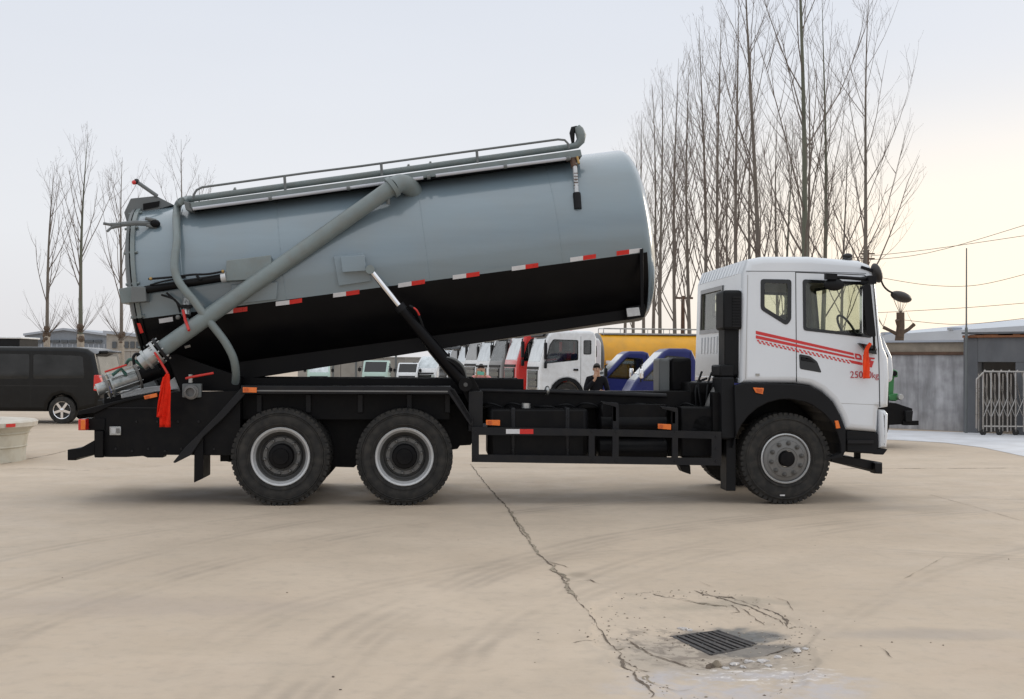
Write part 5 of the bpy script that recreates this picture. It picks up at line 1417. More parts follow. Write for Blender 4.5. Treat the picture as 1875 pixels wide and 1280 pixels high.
# the pollarded stump behind the wall
p = base_at(1646, 47); st_ = empty('pollard_stump', p); tag(st_, 'short lopped tree with two stub arms rising behind the grey wall', 'tree')
H_ = (B(1646,571,47)).z
MB().tube([(0,0,0),(-.02,0,H_*.6),(0.06,0,H_*.85),(0.05,0,H_)], [.20,.18,.15,.15], 10).build('trunk', M['knob'], st_)
MB().tube([(0.03,0,2.75),(0.4,0.1,2.95),(0.62,0.1,3.15)], [.08,.07,.075], 8).build('stub_branch', M['knob'], st_)
MB().tube([(0.0,0,2.72),(-.35,0,2.9),(-.6,0,3.02)], [.08,.06,.07], 8).build('stub_branch', M['knob'], st_)
MB().tube([(0.0,0,3.1),(-.1,-.1,3.3)], [.10,.09], 8).build('stub_branch', M['knob'], st_)
br = MB(); rg = random.Random(6)
for i in range(16):
    a = rg.uniform(0, 6.28); q = Vector((0.05, 0, H_-0.05)) if i % 3 else Vector((rg.choice([-.6,.62]), .05, 3.05)); pts = [q]
    d = Vector((math.cos(a)*.6, math.sin(a)*.6, .9))
    for k in range(3): pts.append(pts[-1] + d*rg.uniform(.12,.3)); d.z += .2
    br.tube(pts, [.012,.009,.006,.003], 3, cap=False)
br.build('shoots', M['twig'], st_, 0)

# ------------------------------------------------------------------ BUILDINGS AND WALLS
M['bluegrey'] = mat('blue_grey_cladding', (0.22, 0.245, 0.28), 0.6, var=0.06, vscale=.2, streak=(6,6,.3))
M['roofgrey'] = mat('pale_roof_sheet', (0.36, 0.39, 0.44), 0.5, var=0.06, vscale=.3)
M['darkwin'] = mat('dark_window', (0.07, 0.08, 0.09), 0.2, var=0.1)
M['wallbeige'] = mat('beige_render', (0.34, 0.32, 0.29), 0.9, var=0.1, vscale=.8, dirt=(0.22,0.2,0.18), dirt_amt=.5)
def stained():
    m = mat('stained_concrete', (0.37, 0.37, 0.385), 0.9, var=0.42, vscale=1.5, streak=(2.4, 2.4, 0.35), dirt=(0.16, 0.155, 0.16), dirt_amt=0.6, bump=0.15, bscale=25); return m
M['stained'] = stained()
M['tan'] = mat('tan_render', (0.29, 0.25, 0.20), 0.9, var=0.25, vscale=2, dirt=(0.12,0.1,0.08), dirt_amt=.5)
M['darkmetal'] = mat('dark_metal_sheet', (0.11, 0.115, 0.125), 0.55, var=0.25, vscale=1.2, streak=(1.5,1.5,.5), dirt=(0.16,0.16,0.165), dirt_amt=.4)
M['rustorange'] = mat('rusty_edge', (0.22, 0.09, 0.04), 0.8, var=0.3, vscale=6)
M['stain'] = mat('stainless_tube', (0.38, 0.36, 0.34), 0.28, metal=.9, var=0.15, dirt=(0.25,.22,.19), dirt_amt=.4)
M['roofblue'] = mat('pale_blue_roof', (0.50, 0.54, 0.60), 0.5, var=0.06, vscale=.4)
# far warehouse with a gable roof
def wp(u, v, d): return B(u, v, d)
wh = empty('warehouse', wp(150, 664, 200)); wh.location.z = 0
tag(wh, 'far blue grey warehouse with a low gable roof behind the van', 'warehouse')
def rel(p, r): return tuple(Vector(p) - r.location)
D = 200.0
wpts = [wp(45,668,D), wp(262,668,D), wp(262,625,D), wp(205,613.5,D), wp(118,603.5,D), wp(45,612.5,D)]
MB().prism([(p.x-wh.location.x, max(p.z,0)) for p in wpts[:2]] + [(p.x-wh.location.x, p.z) for p in wpts[2:]], 60, o=(0,0,0)).build('wall', M['bluegrey'], wh)
rf = MB()
for a, b in ((118,45),(118,205),(205,262)):
    pa = wp(a,{118:603.5,205:613.5}[a],D)-wh.location; pb = wp(b,{45:612.5,205:613.5,262:625}[b],D)-wh.location
    rf.add([pa+Vector((0,-.6,.25)), pb+Vector((0,-.6,.15)), pb+Vector((0,60,.15)), pa+Vector((0,60,.25)), pa+Vector((0,-.6,-.1)), pb+Vector((0,-.6,-.2)), pb+Vector((0,60,-.2)), pa+Vector((0,60,-.1))],
           [(0,1,2,3),(4,7,6,5),(0,4,5,1),(1,5,6,2),(3,2,6,7),(0,3,7,4)])
rf.build('roof', M['roofgrey'], wh, 0)
for i in range(9):
    a = wp(50+i*15.6, 622.5, D) - wh.location; b = wp(50+i*15.6+12.5, 627.5, D) - wh.location
    MB().box((a.x, -.35, b.z), (b.x, -.02, a.z)).build('window', M['darkwin'], wh)
for i in range(22):
    a = wp(46+i*9.6, 640, D) - wh.location; MB().box((a.x, -.12, 0.02), (a.x+.18, -.01, wp(0, 629, D).z)).build('cladding_rib', M['roofgrey'], wh)
w2 = empty('workshop', wp(235, 664, 150)); w2.location.z = 0; tag(w2, 'pale flat roofed workshop right of the blue grey warehouse', 'workshop')
D2 = 150.0
pts = [(p.x-w2.location.x, p.z) for p in (wp(195,664,D2), wp(300,664,D2), wp(300,622,D2), wp(195,610.5,D2))]
MB().prism([(pts[0][0],0),(pts[1][0],0),pts[2],pts[3]], 30).build('wall', M['wallbeige'], w2)
MB().prism([(pts[3][0]-.3,pts[3][1]-.0),(pts[2][0],pts[2][1]),(pts[2][0],pts[2][1]+.35),(pts[3][0]-.3,pts[3][1]+.35)], 30.5, o=(0,-.4,0)).build('roof', M['roofgrey'], w2)
for i in range(6):
    a = wp(206+i*11, 630, D2)-w2.location; MB().box((a.x, -.15, a.z-.5), (a.x+.5, -.01, a.z+.3)).build('window', M['darkwin'], w2)
# long low wall with railing behind the van and on under the tank
def wallseg(nm, label, a, b, z, th, m, panels=0, cat='wall'):
    a, b = Vector((a.x,a.y,0)), Vector((b.x,b.y,0)); d = (b-a); L = d.length; ang = math.atan2(d.y, d.x)
    r = empty(nm, a, ang); tag(r, label, cat)
    n = max(1, panels)
    for i in range(n):
        g = 0.012 if n > 1 else 0
        MB().box((L*i/n+g, 0, 0), (L*(i+1)/n-g, th, z)).build('wall_panel', m, r, bevel=0.01)
    MB().box((-0.05, -0.05, z+.002), (L+0.05, th+0.05, z+0.09)).build('coping', m, r, bevel=0.01)
    return r, L
wallseg('boundary_wall', 'pale boundary wall behind the black van', B(150,660,75), B(300,660,72), B(0,642,74).z, .25, M['wallbeige'], 10)
wb, Lb = wallseg('yard_wall', 'beige yard wall seen in the gap under the raised tank', B(545,660,78), B(900,660,78), B(600,655.5,78).z, .25, M['wallbeige'], 9)
for u in (610, 652, 725):
    o = MB().tube([(0,0,0),(0,0,2.9)], .07, 8).build('wall_post', M['greydark'], None); q = B(u,660,77.5); o.location = (q.x,q.y,0)
    tag(o, {610:'thin grey post at the left end of the beige yard wall',652:'thin grey post left of the small green white truck front',725:'thin grey post right of the small green white truck front'}[u], 'post')
# wall right of the cab
wa, wbb = G(1560,781), G(1769,790.5)
wa.z = wbb.z = 0; dW = wbb - wa; LW = dW.length; angW = math.atan2(dW.y, dW.x)
cw = empty('concrete_wall', wa, angW); tag(cw, 'stained grey concrete wall with a tan upper band right of the cab', 'wall')
def wloc(u, v):
    r = wray(u, v); nrm = Vector((-dW.y, dW.x, 0)).normalized(); t = (wa - CAMLOC).dot(nrm)/r.dot(nrm); p = CAMLOC + r*t
    return (p - wa).dot(dW.normalized()), p.z
us = [1560,1681,1769]
zt_ = wloc(1700,650)[1]
for i in range(len(us)-1):
    x0, x1 = wloc(us[i],700)[0], wloc(us[i+1],700)[0]
    MB().box((x0+.002,0,0),(x1-.002,.22,zt_)).build('wall_panel', M['stained'], cw, bevel=.006)
zb_, zc_ = wloc(1700,646)[1], wloc(1700,627)[1]
MB().box((0,-.06,zt_+.001),(LW,.25,zb_+.02)).build('ledge', M['rust'], cw, bevel=.006)
MB().box((0,-.01,zb_+.022),(LW,.22,zc_)).build('upper_band', M['tan'], cw)
MB().box((0,-.08,zc_+.002),(LW,.3,zc_+.05)).build('coping', M['roofgrey'], cw)
# gatehouse
ga = G(1770,791); ga.z = 0
gh_ = empty('gate_house', ga, angW); tag(gh_, 'dark sheet metal gate house with a rust orange roof edge', 'gate house')
def gloc(u, v): x, z = wloc(u, v); return x-LW, z
gx = lambda u: gloc(u, 700)[0]
gtop = gloc(1800, 619)[1]; otop = gloc(1830, 663)[1]
DG = 4.0
MB().box((gx(1770)+.02,-.25,0),(gx(1797),.0,gtop)).build('door_jamb', M['darkmetal'], gh_, bevel=.01)
MB().prism([(gx(1797),otop),(gx(1990),otop),(gx(1990),gtop),(gx(1797),gtop)], .25, o=(0,-.25,0)).build('lintel', M['darkmetal'], gh_, bevel=.01)
MB().box((gx(1866),-.24,0),(gx(1990),-.01,otop-.002)).build('wall_panel', M['darkmetal'], gh_)
MB().box((gx(1770)+.02,.002,0),(gx(1770)+.12,DG,gtop)).build('side_wall', M['darkmetal'], gh_)
MB().box((gx(1797),DG-.1,0),(gx(1990),DG,gtop)).build('back_wall', M['interior'], gh_)
MB().box((gx(1797)-.02,.003,0),(gx(1797)+.03,DG-.1,gtop-.05)).build('inner_wall', M['interior'], gh_)
rg = random.Random(3); mb = MB(); k = 16
for i in range(k):
    x0 = gx(1772)+(gx(1990)-gx(1772))*i/k; x1 = gx(1772)+(gx(1990)-gx(1772))*(i+1)/k
    mb.box((x0,-.32,gtop+.002),(x1-.004,DG,gtop+.05+rg.uniform(0,.03)))
mb.build('roof_edge', M['rustorange'], gh_)
MB().box((gx(1772),-.36,gtop+.085),(gx(1990),DG,gtop+.13)).build('roof', M['darkmetal'], gh_)
# folding gate
fg = empty('folding_gate', G(1800,797), 0.0); fg.location.z = 0
tag(fg, 'stainless steel accordion gate standing in front of the gate house', 'gate')
gd_ = 1.57*2250/(797-668); 
S = gd_/2250*1.0
for i in range(7):
    x = i*15*S
    z1 = CAMH + (668-682)*S*1.0 ; 
    MB().tube([(x,0,.08),(x,0,z1),(x+.05,0,z1+.06)], .022, 8).build('upright', M['stain'], fg)
    MB().tube([(x,.25,.08),(x,.25,z1-.02)], .018, 8).build('upright', M['stain'], fg)
    if i < 6:
        w = 15*S
        for (za, zb) in ((.55,1.35),(1.35,.55)):
            MB().tube([(x,-.03 if za<zb else .03,za*.55+.12),(x+w,-.03 if za<zb else .03,zb*.55+.12)], .016, 6).build('lattice_bar', M['stain'], fg)
        MB().tube([(x,.12,1.42),(x+w*.55,.12,1.05),(x+w,.12,.66)], .014, 6).build('lattice_bar', M['stain'], fg)
        MB().tube([(x,-.02,z1+.03),(x+w,-.02,z1+.03)], .02, 6).build('top_rail', M['stain'], fg)
        MB().tube([(x,0,.2),(x+w,0,.2)], .018, 6).build('bottom_rail', M['stain'], fg)
    if i % 2 == 0: MB().lathe([(.0,-.02),(.07,-.02),(.07,.02),(0,.02)], Matrix.Translation((x,0,.07)), n=16).build('castor', M['rubber'], fg)
MB().tube([(0,0,z1),(-.15,0,z1-.15),(-.15,0,.15)], .022, 8).build('end_frame', M['stain'], fg)
# pole in front of the wall
po_ = MB().tube([(0,0,0),(0,0,B(1767,455,28.5).z)], [.028,.015], 8).build('thin_pole', M['greydark'], None)
q = G(1769,793); po_.location = (q.x,q.y,0); tag(po_, 'tall thin dark pole at the joint of wall and gate house', 'pole')
MB().tube([(0,0,0),(0,0,B(1767,600,28.5).z)], .034, 8).build('pole_sleeve', M['greydark'], po_)
# long roof behind the wall
a, b = B(1560,617,82), B(2100,581,47)
za = B(1635,612.5,75).z
a.z = b.z = 0; d = b-a; L = d.length
lr = empty('long_shed', a, math.atan2(d.y,d.x)); tag(lr, 'long low shed with a pale blue roof behind the grey wall', 'shed')
MB().box((0,0,0),(L,12,za-.8)).build('wall', M['wallbeige'], lr)
MB().prism([(-.8,za-.72),(12,za+1.2),(12,za+1.3),(-.8,za-.05)], L+1, o=(-.5,0,0), ex=(0,1,0), ey=(0,0,1), en=(1,0,0)).build('roof', M['roofblue'], lr)
for i in range(4): MB().box((8+i*10,-.85,za-.04),(8.6+i*10,-.3,za+.1)).build('roof_vent', M['roofgrey'], lr)
# overhead wires
def wire(pts, label, r=.012):
    q = [B(*p) for p in pts]; c = q[0].copy(); o = MB().tube([p-c for p in smoothpath(q,6)], r, 4, cap=False).build('overhead_wire', M['rust'], None); o.location = c
    tag(o, label, 'wire', 'overhead wires right of the cab')
wire([(1560,472,60),(1700,457,58),(1900,428,55)], 'upper of two close wires crossing the top of the sky right of the cab')
wire([(1560,478,60),(1700,463,58),(1900,405,55)], 'steeply rising wire highest in the sky right of the cab')
wire([(1610,508,60),(1700,522,58),(1790,522,56),(1900,496,54)], 'sagging wire between the upper pair and the lower ones')
wire([(1600,573,60),(1760,564,58),(1900,553,55)], 'straight wire crossing just above the lopped tree')
wire([(1655,586,60),(1760,594,58),(1900,580,55)], 'lowest wire running just above the long shed roof')
up = empty('utility_pole', base_at(1588,70)); tag(up, 'small distant utility pole with two crossarms above the cab front', 'utility pole')
MB().tube([(0,0,0),(0,0,B(1588,457,70).z)], [.14,.09], 8).build('pole', M['rust'], up)
for v in (464, 473): z = B(1588,v,70).z; MB().box((-.4,-.05,z-.04),(.4,.05,z+.04)).build('crossarm', M['rust'], up)
up2 = empty('utility_pole', base_at(1250,62)); tag(up2, 'distant utility pole between bare trees left of the cab rear window', 'utility pole')
MB().tube([(0,0,0),(0,0,B(1250,541,62).z)], [.13,.09], 8).build('pole', M['rust'], up2)
z = B(1250,545,62).z; MB().box((-.5,-.05,z-.05),(.5,.05,z+.05)).build('crossarm', M['rust'], up2)
# ------------------------------------------------------------------ OTHER VEHICLES
M['blue'] = mat('dark_blue_paint', (0.014, 0.02, 0.12), 0.3, var=0.08, coat=.05, spec=.3)
M['rearglass'] = mat('grey_reflecting_glass', (0.16, 0.16, 0.15), 0.12, metal=.5, var=.3, vscale=3)
M['yellow'] = mat('yellow_tank_paint', (0.78, 0.38, 0.02), 0.35, var=0.1, vscale=1, dirt=(.4,.25,.08), dirt_amt=.3)
M['greytruck'] = mat('mid_grey_truck_paint', (0.2, 0.2, 0.2), 0.4, var=.08)
M['vanblack'] = mat('black_van_paint', (0.004, 0.0045, 0.005), 0.16, var=0.1, coat=.05, spec=.3, dirt=(0.02,.02,.019), dirt_amt=.25)
M['green'] = mat('green_machine_paint', (0.028, 0.17, 0.05), 0.4, var=.15)
M['greenwhite'] = mat('pale_green_paint', (0.42, 0.56, 0.50), 0.4, var=.06)
M['platebl'] = mat('blue_plate', (0.05, 0.09, 0.42), .4, var=.05)
M['redtruck'] = mat('red_truck_paint', (0.60, 0.022, 0.016), 0.3, var=.06, coat=.4)
M['headlamp'] = mat('headlamp_lens', (0.6, 0.62, 0.64), 0.1, metal=.5, var=.2, vscale=20)
M['silverglass'] = mat('reflecting_windscreen', (0.50, 0.54, 0.56), 0.1, metal=.7, var=.3, vscale=2.0)

HEAVY = dict(prof=[(-2.15,.75),(-2.15,2.45),(-2.05,2.62),(-1.9,2.66),(-.55,2.66),(-.38,2.58),(-.28,2.45),(-.03,1.62),(0,1.45),(.02,.55),(-.3,.5),(-.42,.62),(-.5,.9),(-.75,1.08),(-1.05,1.12),(-1.35,1.06),(-1.55,.85),(-1.62,.7)],
    ws=6, side=[(-1.45,1.72),(-1.45,2.36),(-.5,2.38),(-.36,2.2),(-.2,1.6)][::1], quarter=[(-1.95,1.9),(-1.95,2.36),(-1.65,2.36),(-1.65,1.9)], W=2.3, wr=.5, wx=-1.02)
LIGHT = dict(prof=[(-1.6,.7),(-1.6,1.75),(-1.5,1.98),(-1.35,2.03),(-.95,2.03),(-.82,1.96),(-.12,1.22),(.0,1.0),(.03,.4),(-.25,.38),(-.33,.6),(-.5,.78),(-.75,.82),(-.98,.74),(-1.1,.55),(-1.2,.45),(-1.6,.45)],
    ws=5, side=[(-1.35,1.2),(-1.35,1.82),(-.88,1.86),(-.3,1.25)], quarter=None, W=1.75, wr=.36, wx=-.68)
bgtyres = {}
def bg_wheel(root, x, y, r, far=False, spokes=0, w=.22):
    k = (round(r,2), spokes)
    if k not in bgtyres:
        t = MB().lathe([(r*.6,0),(r*.62,-.01),(r*.8,-.02),(r*.97,-.005),(r,.03),(r,w-.03),(r*.97,w),(r*.6,w)], n=32).mesh('tyre', M['rubber'])
        m_ = MB()
        if spokes:
            m_.lathe([(r*.66,0.0),(r*.64,-.015),(r*.6,-.005),(r*.58,.05)], n=32)
            for i in range(spokes):
                a = 2*math.pi*i/spokes + .3; X = Matrix.Rotation(a, 4, 'Y')
                m_.box((0,-.008,-r*.09),(r*.62,.02,r*.09),0,X)
            m_.lathe([(0,-.02),(r*.14,-.015),(r*.15,.02)], n=16)
            rim = m_.mesh('rim', M['chrome'])
        else:
            rim = m_.lathe([(r*.62,0.0),(r*.58,.0),(r*.54,.04),(r*.3,.05),(r*.28,.0),(r*.12,-.02),(0,-.02)], n=28).mesh('rim', M['disc'])
        back = MB().lathe([(r*.6,.06),(0,.07)], n=24).mesh('wheel_back', M['interior'])
        bgtyres[k] = (t, rim, back)
    wl_ = empty('wheel', (x, y, r), math.pi if far else 0, root)
    for nm, me_ in zip(('tyre', 'rim', 'wheel_back'), bgtyres[k]):
        o = bpy.data.objects.new(nm, me_); col.objects.link(o); o.parent = wl_
    return wl_
def bg_truck(label, u, d, rot, colour, spec=HEAVY, sc=1.0, bed=None, mirror='plastic', grille='dark', front_only=False, group=None, glass='silverglass', cat='truck', loc=None, style=0, sideglass='glassbg', seats=None, xs=1.0):
    S = spec; W = S['W']
    p = loc or base_at(u, d)
    root = empty('parked_truck', (p.x, p.y, 0), R(rot)); root.scale = (sc*xs, sc, sc)
    tag(root, label, cat, group)
    side = inset(S['side'], 0.0)
    holes = [roundpoly(S['side'], .05)] + ([roundpoly(S['quarter'], .05)] if S['quarter'] else [])
    sh = lambda q: Vector((q.x, q.y - W/2, q.z))
    mb = shell(S['prof'], W, .09, holes, openseg=(S['ws'],))
    a, b = S['prof'][S['ws']], S['prof'][S['ws']+1]
    A, ex, en, L, H = wall_between(mb, a, b, .09, W-.09, [(.05,.05),(.93,.05),(.93,.95),(.05,.95)], th=-.04)
    cb = mb.map(sh).build('cab', [M[colour], M['interior']], root)
    MB().prism(inset(H,-.02), .02, o=A+en*(-.012), ex=ex, ey=(0,1,0), en=en).map(sh).build('windscreen', M[glass], cb)
    for far in (0, 1):
        y = W if far else 0; s = -1 if far else 1
        for h in holes:
            MB().prism(h, .02*s, [inset(h,.03)], o=(0,y-.006*s,0)).map(sh).build('window_frame', M['gloss'], cb)
            MB().prism(inset(h,.02), .006*s, o=(0,y+.012*s,0)).map(sh).build('side_window', M[sideglass], cb)
        # door seam and handle
        x0 = S['side'][0][0]-.1; z1 = S['side'][1][1]+.12
        MB().box((x0-.006,y-.004*s,.95),(x0+.006,y+.002*s,z1)).map(sh).build('door_seam', M['plastic'], cb)
        MB().box((x0+.1,y-.03*s,1.38 if S is HEAVY else 1.02),(x0+.28,y+.0*s,1.44 if S is HEAVY else 1.07)).map(sh).build('door_handle', M['plastic'], cb)
    # front
    fx = S['prof'][S['ws']+2][0]
    gz0, gz1 = (.75, 1.38) if S is HEAVY else (.55, .85)
    g = MB().box((fx-.02, .35 if S is HEAVY else .3, gz0), (fx+.045, W-.35, gz1)).map(sh).build('grille', M['gloss' if grille == 'dark' else 'steel'], cb, bevel=.01)
    for i in range(3 if S is HEAVY else 2):
        z = gz0 + (gz1-gz0)*(i+.5)/(3 if S is HEAVY else 2)
        MB().box((fx+.046,.45,z-.025),(fx+.065,W-.45,z+.025)).map(sh).build('grille_bar', M['rimin'], g)
    for y in (.12, W-.37):
        MB().box((fx-.03,y,.62 if S is HEAVY else .62),(fx+.04,y+.25,.86)).map(sh).build('headlight', M['headlamp'], cb, bevel=.02)
    MB().box((-.1,.02,.32),(.1,W-.02,.56 if S is HEAVY else .5)).map(sh).build('bumper', M[colour if style == 0 else 'plastic'], root, bevel=.03)
    # wiper panel
    MB().box((fx-.02,.2,gz1+.03),(fx+.03,W-.2,gz1+.12)).map(sh).build('wiper_panel', M['plastic'], cb, bevel=.01)
    for y, s in ((-.18, 1), (W+.18, -1)):
        x = b[0]-.12; zt = a[1]-.1 if S is HEAVY else 1.62
        m = MB().box((x-.06, y-.11, zt-.62 if S is HEAVY else zt-.32), (x+.03, y+.11, zt-.08)).map(sh).build('door_mirror', M[mirror], root, bevel=.03)
        MB().tube([(x-.05,y+.16*s,zt+.0),(x,y,zt+.0),(x,y,zt-.75 if S is HEAVY else zt-.4)], .02, 6).map(sh).build('mirror_arm', M['plastic'], m)
        if S is HEAVY: MB().box((x-.06,y-.1,zt-.9),(x+.03,y+.1,zt-.7)).map(sh).build('mirror_head', M['plastic'], m, bevel=.03)
    if S is HEAVY:                                                        # black arch
        for y0 in (-.03, W-.12):
            out = [(-1.02+.66*math.cos(R(q)), .55+.62*math.sin(R(q))) for q in range(0,181,15)]; inn = [(-1.02+.54*math.cos(R(q)), .52+.54*math.sin(R(q))) for q in range(180,-1,-15)]
            MB().prism(out+inn, .15, o=(0,y0,0)).map(sh).build('wheel_arch', M['plastic'], root)
        MB().prism([(-.35,2.62),(-.3,2.66),(-.12,2.5),(-.17,2.46)], W-.3, o=(0,.15,0)).map(sh).build('sun_visor', M['plastic'], root)
    wx, wr = S['wx'], S['wr']
    bg_wheel(root, wx, -W/2+.02, wr); bg_wheel(root, wx, W/2-.02, wr, True)
    Lb = 6.0 if S is HEAVY else 3.6
    for y in (-.4, .3): MB().box((-Lb-1.6, y, .62 if S is HEAVY else .5), (-.3, y+.08, .82 if S is HEAVY else .64)).build('chassis_rail', M['black'], root)
    for x in ([-Lb+.2, -Lb-1.1] if S is HEAVY else [-Lb+.2]):
        bg_wheel(root, x, -W/2+.02, wr); bg_wheel(root, x, W/2-.02, wr, True)
    if seats:
        for y in (-.75, .3):
            MB().box((-1.15,y,1.0),(-.6,y+.45,1.25)).build('seat', M[seats], cb, bevel=.04); MB().box((-1.3,y,1.1),(-1.12,y+.45,2.0)).build('seat', M[seats], cb, bevel=.04)
    if bed: bed(root, S)
    return root
def flatbed(colour):
    def f(root, S):
        z = .95 if S is HEAVY else .8; x1 = S['prof'][0][0]-.15; W = S['W']
        b = MB().box((-6.8 if S is HEAVY else -4.4, -W/2, z), (x1, W/2, z+.1)).build('bed', M[colour], root)
        for y in (-W/2, W/2-.05): MB().box((-6.8 if S is HEAVY else -4.4, y, z+.102), (x1, y+.05, z+.5)).build('side_board', M[colour], b)
    return f
def boxbody(colour, h=1.9):
    def f(root, S):
        x1 = S['prof'][0][0]-.15; W = S['W']
        MB().box((-6.8 if S is HEAVY else -4.4, -W/2, .85), (x1, W/2, .85+h)).build('box_body', M[colour], root, bevel=.04)
    return f
# white cab behind the chassis: faces left, turned a little to the camera
bg_truck('large white truck cab facing left beside the yellow tanker, red seats behind its side window', 0, 0, 190, 'white', sc=.96, loc=base_at(976,38.6), sideglass='glassbg', seats='red', xs=.86)
bg_truck('bright red truck cab facing left, partly behind the white cab', 0, 0, 191, 'redtruck', sc=1.0, loc=base_at(934,42.0))
bg_truck('mid grey truck cab between the red cab and the white ones', 0, 0, 193, 'greytruck', sc=.98, loc=base_at(906,45), glass='glassbg')
bg_truck('white truck cab nearest the grey cab in the far row', 0, 0, 195, 'white', sc=.97, loc=base_at(882,48))
bg_truck('white truck cab second from the grey cab in the far row', 0, 0, 196, 'white', sc=1.0, loc=base_at(861,52), glass='rearglass')
bg_truck('white truck cab third from the grey cab, behind the phone holding person', 0, 0, 197, 'white', sc=.95, loc=base_at(845,59))
bg_truck('white truck cab fourth from the grey cab in the far row', 0, 0, 198, 'white', sc=.9, glass='rearglass', loc=base_at(828,64))
bg_truck('white truck cab fifth from the grey cab, just right of the black lift ram', 0, 0, 199, 'white', sc=.93, loc=base_at(812,70))
bg_truck('farthest white truck of the row, seen left of the black lift ram', 0, 0, 240, 'white', spec=LIGHT, sc=.95, loc=base_at(778,74), bed=boxbody('white',.9))
bg_truck('small pale green truck front facing the camera under the tank', 0, 0, -92, 'greenwhite', spec=LIGHT, sc=.80, loc=base_at(686,66), sideglass='glassbg', glass='gloss', style=1)
bg_truck('small white truck front with dark windows right of the green one', 0, 0, -95, 'white', spec=LIGHT, sc=.74, loc=base_at(745,74), glass='gloss')
bg_truck('pale truck with a green box at the far left under the tank', 0, 0, -80, 'greenwhite', spec=LIGHT, sc=.74, loc=base_at(584,70), bed=boxbody('green',.6))
# yellow tanker
def yellowtank(root, S):
    x1 = S['prof'][0][0]-.12; L = 6.6; r = .98; zc = 1.88
    X = Matrix.Translation((x1, 0, zc)) @ Matrix.Rotation(math.pi/2, 4, 'Z')
    y = MB().lathe([(r,0),(r,L)], X, n=40); tk = y.build('tank', M['yellow'], root)
    MB().lathe([(.01,-.22),(r*.4,-.2),(r*.75,-.13),(r*.93,-.05),(r*1.005,0),(r*1.01,.04),(r,.05)], X, n=40).build('tank_end', M['greytruck'], tk)
    for yy in (-.35,.35):
        MB().tube([(x1-.2,yy,zc+r+.2),(x1-L+.3,yy,zc+r+.2)], .02, 6).build('top_rail', M['steel'], tk)
        for i in range(7): MB().tube([(x1-.2-i*.92,yy,zc+r-.1),(x1-.2-i*.92,yy,zc+r+.2)], .018, 5).build('rail_post', M['steel'], tk)
    MB().box((x1-L,-.45,zc+r-.04),(x1-.1,.45,zc+r+.02)).build('walkway', M['steel'], tk)
    MB().box((x1-L,-1.05,zc-.22),(x1-.1,-.96,zc-.1)).build('side_rail', M['white'], tk)
    MB().box((x1-L,.96,zc-.22),(x1-.1,1.05,zc-.1)).build('side_rail', M['white'], tk)
yt = bg_truck('white truck carrying a yellow tank with a grey dished end, behind the blue cabs', 0, 0, 193, 'white', sc=.93, loc=base_at(990,45), bed=yellowtank)
# two small blue trucks
bg_truck('small dark blue truck, the left and farther of the two blue cabs', 0, 0, 182, 'blue', spec=LIGHT, sc=.93, loc=base_at(1086,33.5), bed=flatbed('blue'), sideglass='glassbg')
bt = bg_truck('small dark blue truck, the right and nearer of the two blue cabs', 0, 0, 181, 'blue', spec=LIGHT, sc=.94, loc=base_at(1146,28.5), sideglass='glassbg', bed=flatbed('blue'), mirror='mirror')
MB().box((-2.5,-.85,.85),(-1.75,.85,1.75)).build('headboard_box', M['black'], bt, bevel=.03)

# black van at left
vp_ = [(-5.1,.42),(-5.14,1.0),(-4.98,1.72),(-4.8,1.84),(-4.5,1.88),(-1.9,1.88),(-1.6,1.8),(-.95,1.18),(-.3,1.02),(-.05,.85),(0,.35),(-.55,.3),(-.58,.5),(-.7,.66),(-.9,.72),(-1.1,.66),(-1.22,.5),(-1.25,.3),(-3.85,.3),(-3.88,.5),(-4.0,.66),(-4.2,.72),(-4.4,.66),(-4.52,.5),(-4.55,.32)]
VW = 1.9
vloc = base_at(181, 30.0)
van = empty('van', (0,0,0), R(180-7)); tag(van, 'black van with five spoke wheels parked behind the left end of the truck', 'van')
sw = [[(-4.75,1.12),(-4.7,1.66),(-3.5,1.70),(-3.5,1.1)],[(-3.4,1.1),(-3.4,1.7),(-2.15,1.7),(-2.15,1.08)],[(-2.05,1.08),(-2.05,1.7),(-1.68,1.66),(-1.1,1.08)]]
sh = lambda q: Vector((q.x + 5.1, q.y - VW, q.z))
sw = [roundpoly(s, .06) for s in sw]
mb = shell(vp_, VW, .10, sw, openseg=(1, 6))
vb = mb.map(sh).build('body', [M['vanblack'], M['interior']], van)
for y, s in ((0, 1), (VW, -1)):
    for h in sw: MB().prism(inset(h,-.01), .008*s, o=(0,y+.003*s,0)).map(sh).build('side_window', M['gloss'] if False else M['vanglass'], vb)
    MB().box((-4.6,y-.003*s,.92),(-1.0,y+.01*s,.935)).map(sh).build('body_crease', M['gloss'], vb)
    for x in (-3.45,-2.1,-1.05): MB().box((x-.005,y-.003*s,.4),(x+.005,y+.01*s,1.75)).map(sh).build('door_seam', M['gloss'], vb)
mb = MB(); A, ex, en, L, H = wall_between(mb, vp_[1], vp_[2], .1, VW-.1, [(.12,.06),(.9,.08),(.9,.92),(.12,.94)], th=-.04)
mb.map(sh).build('tailgate', [M['vanblack'], M['interior']], vb)
MB().prism(inset(H,-.01), .012, o=A+en*(-.01), ex=ex, ey=(0,1,0), en=en).map(sh).build('rear_window', M['rearglass'], vb)
mb = MB(); A, ex, en, L, H = wall_between(mb, vp_[6], vp_[7], .1, VW-.1, [(.05,.05),(.95,.05),(.95,.95),(.05,.95)], th=-.04)
mb.map(sh).build('windscreen_frame', [M['vanblack'], M['interior']], vb)
MB().prism(inset(H,-.01), .012, o=A+en*(-.01), ex=ex, ey=(0,1,0), en=en).map(sh).build('windscreen', M['vanglass'], vb)
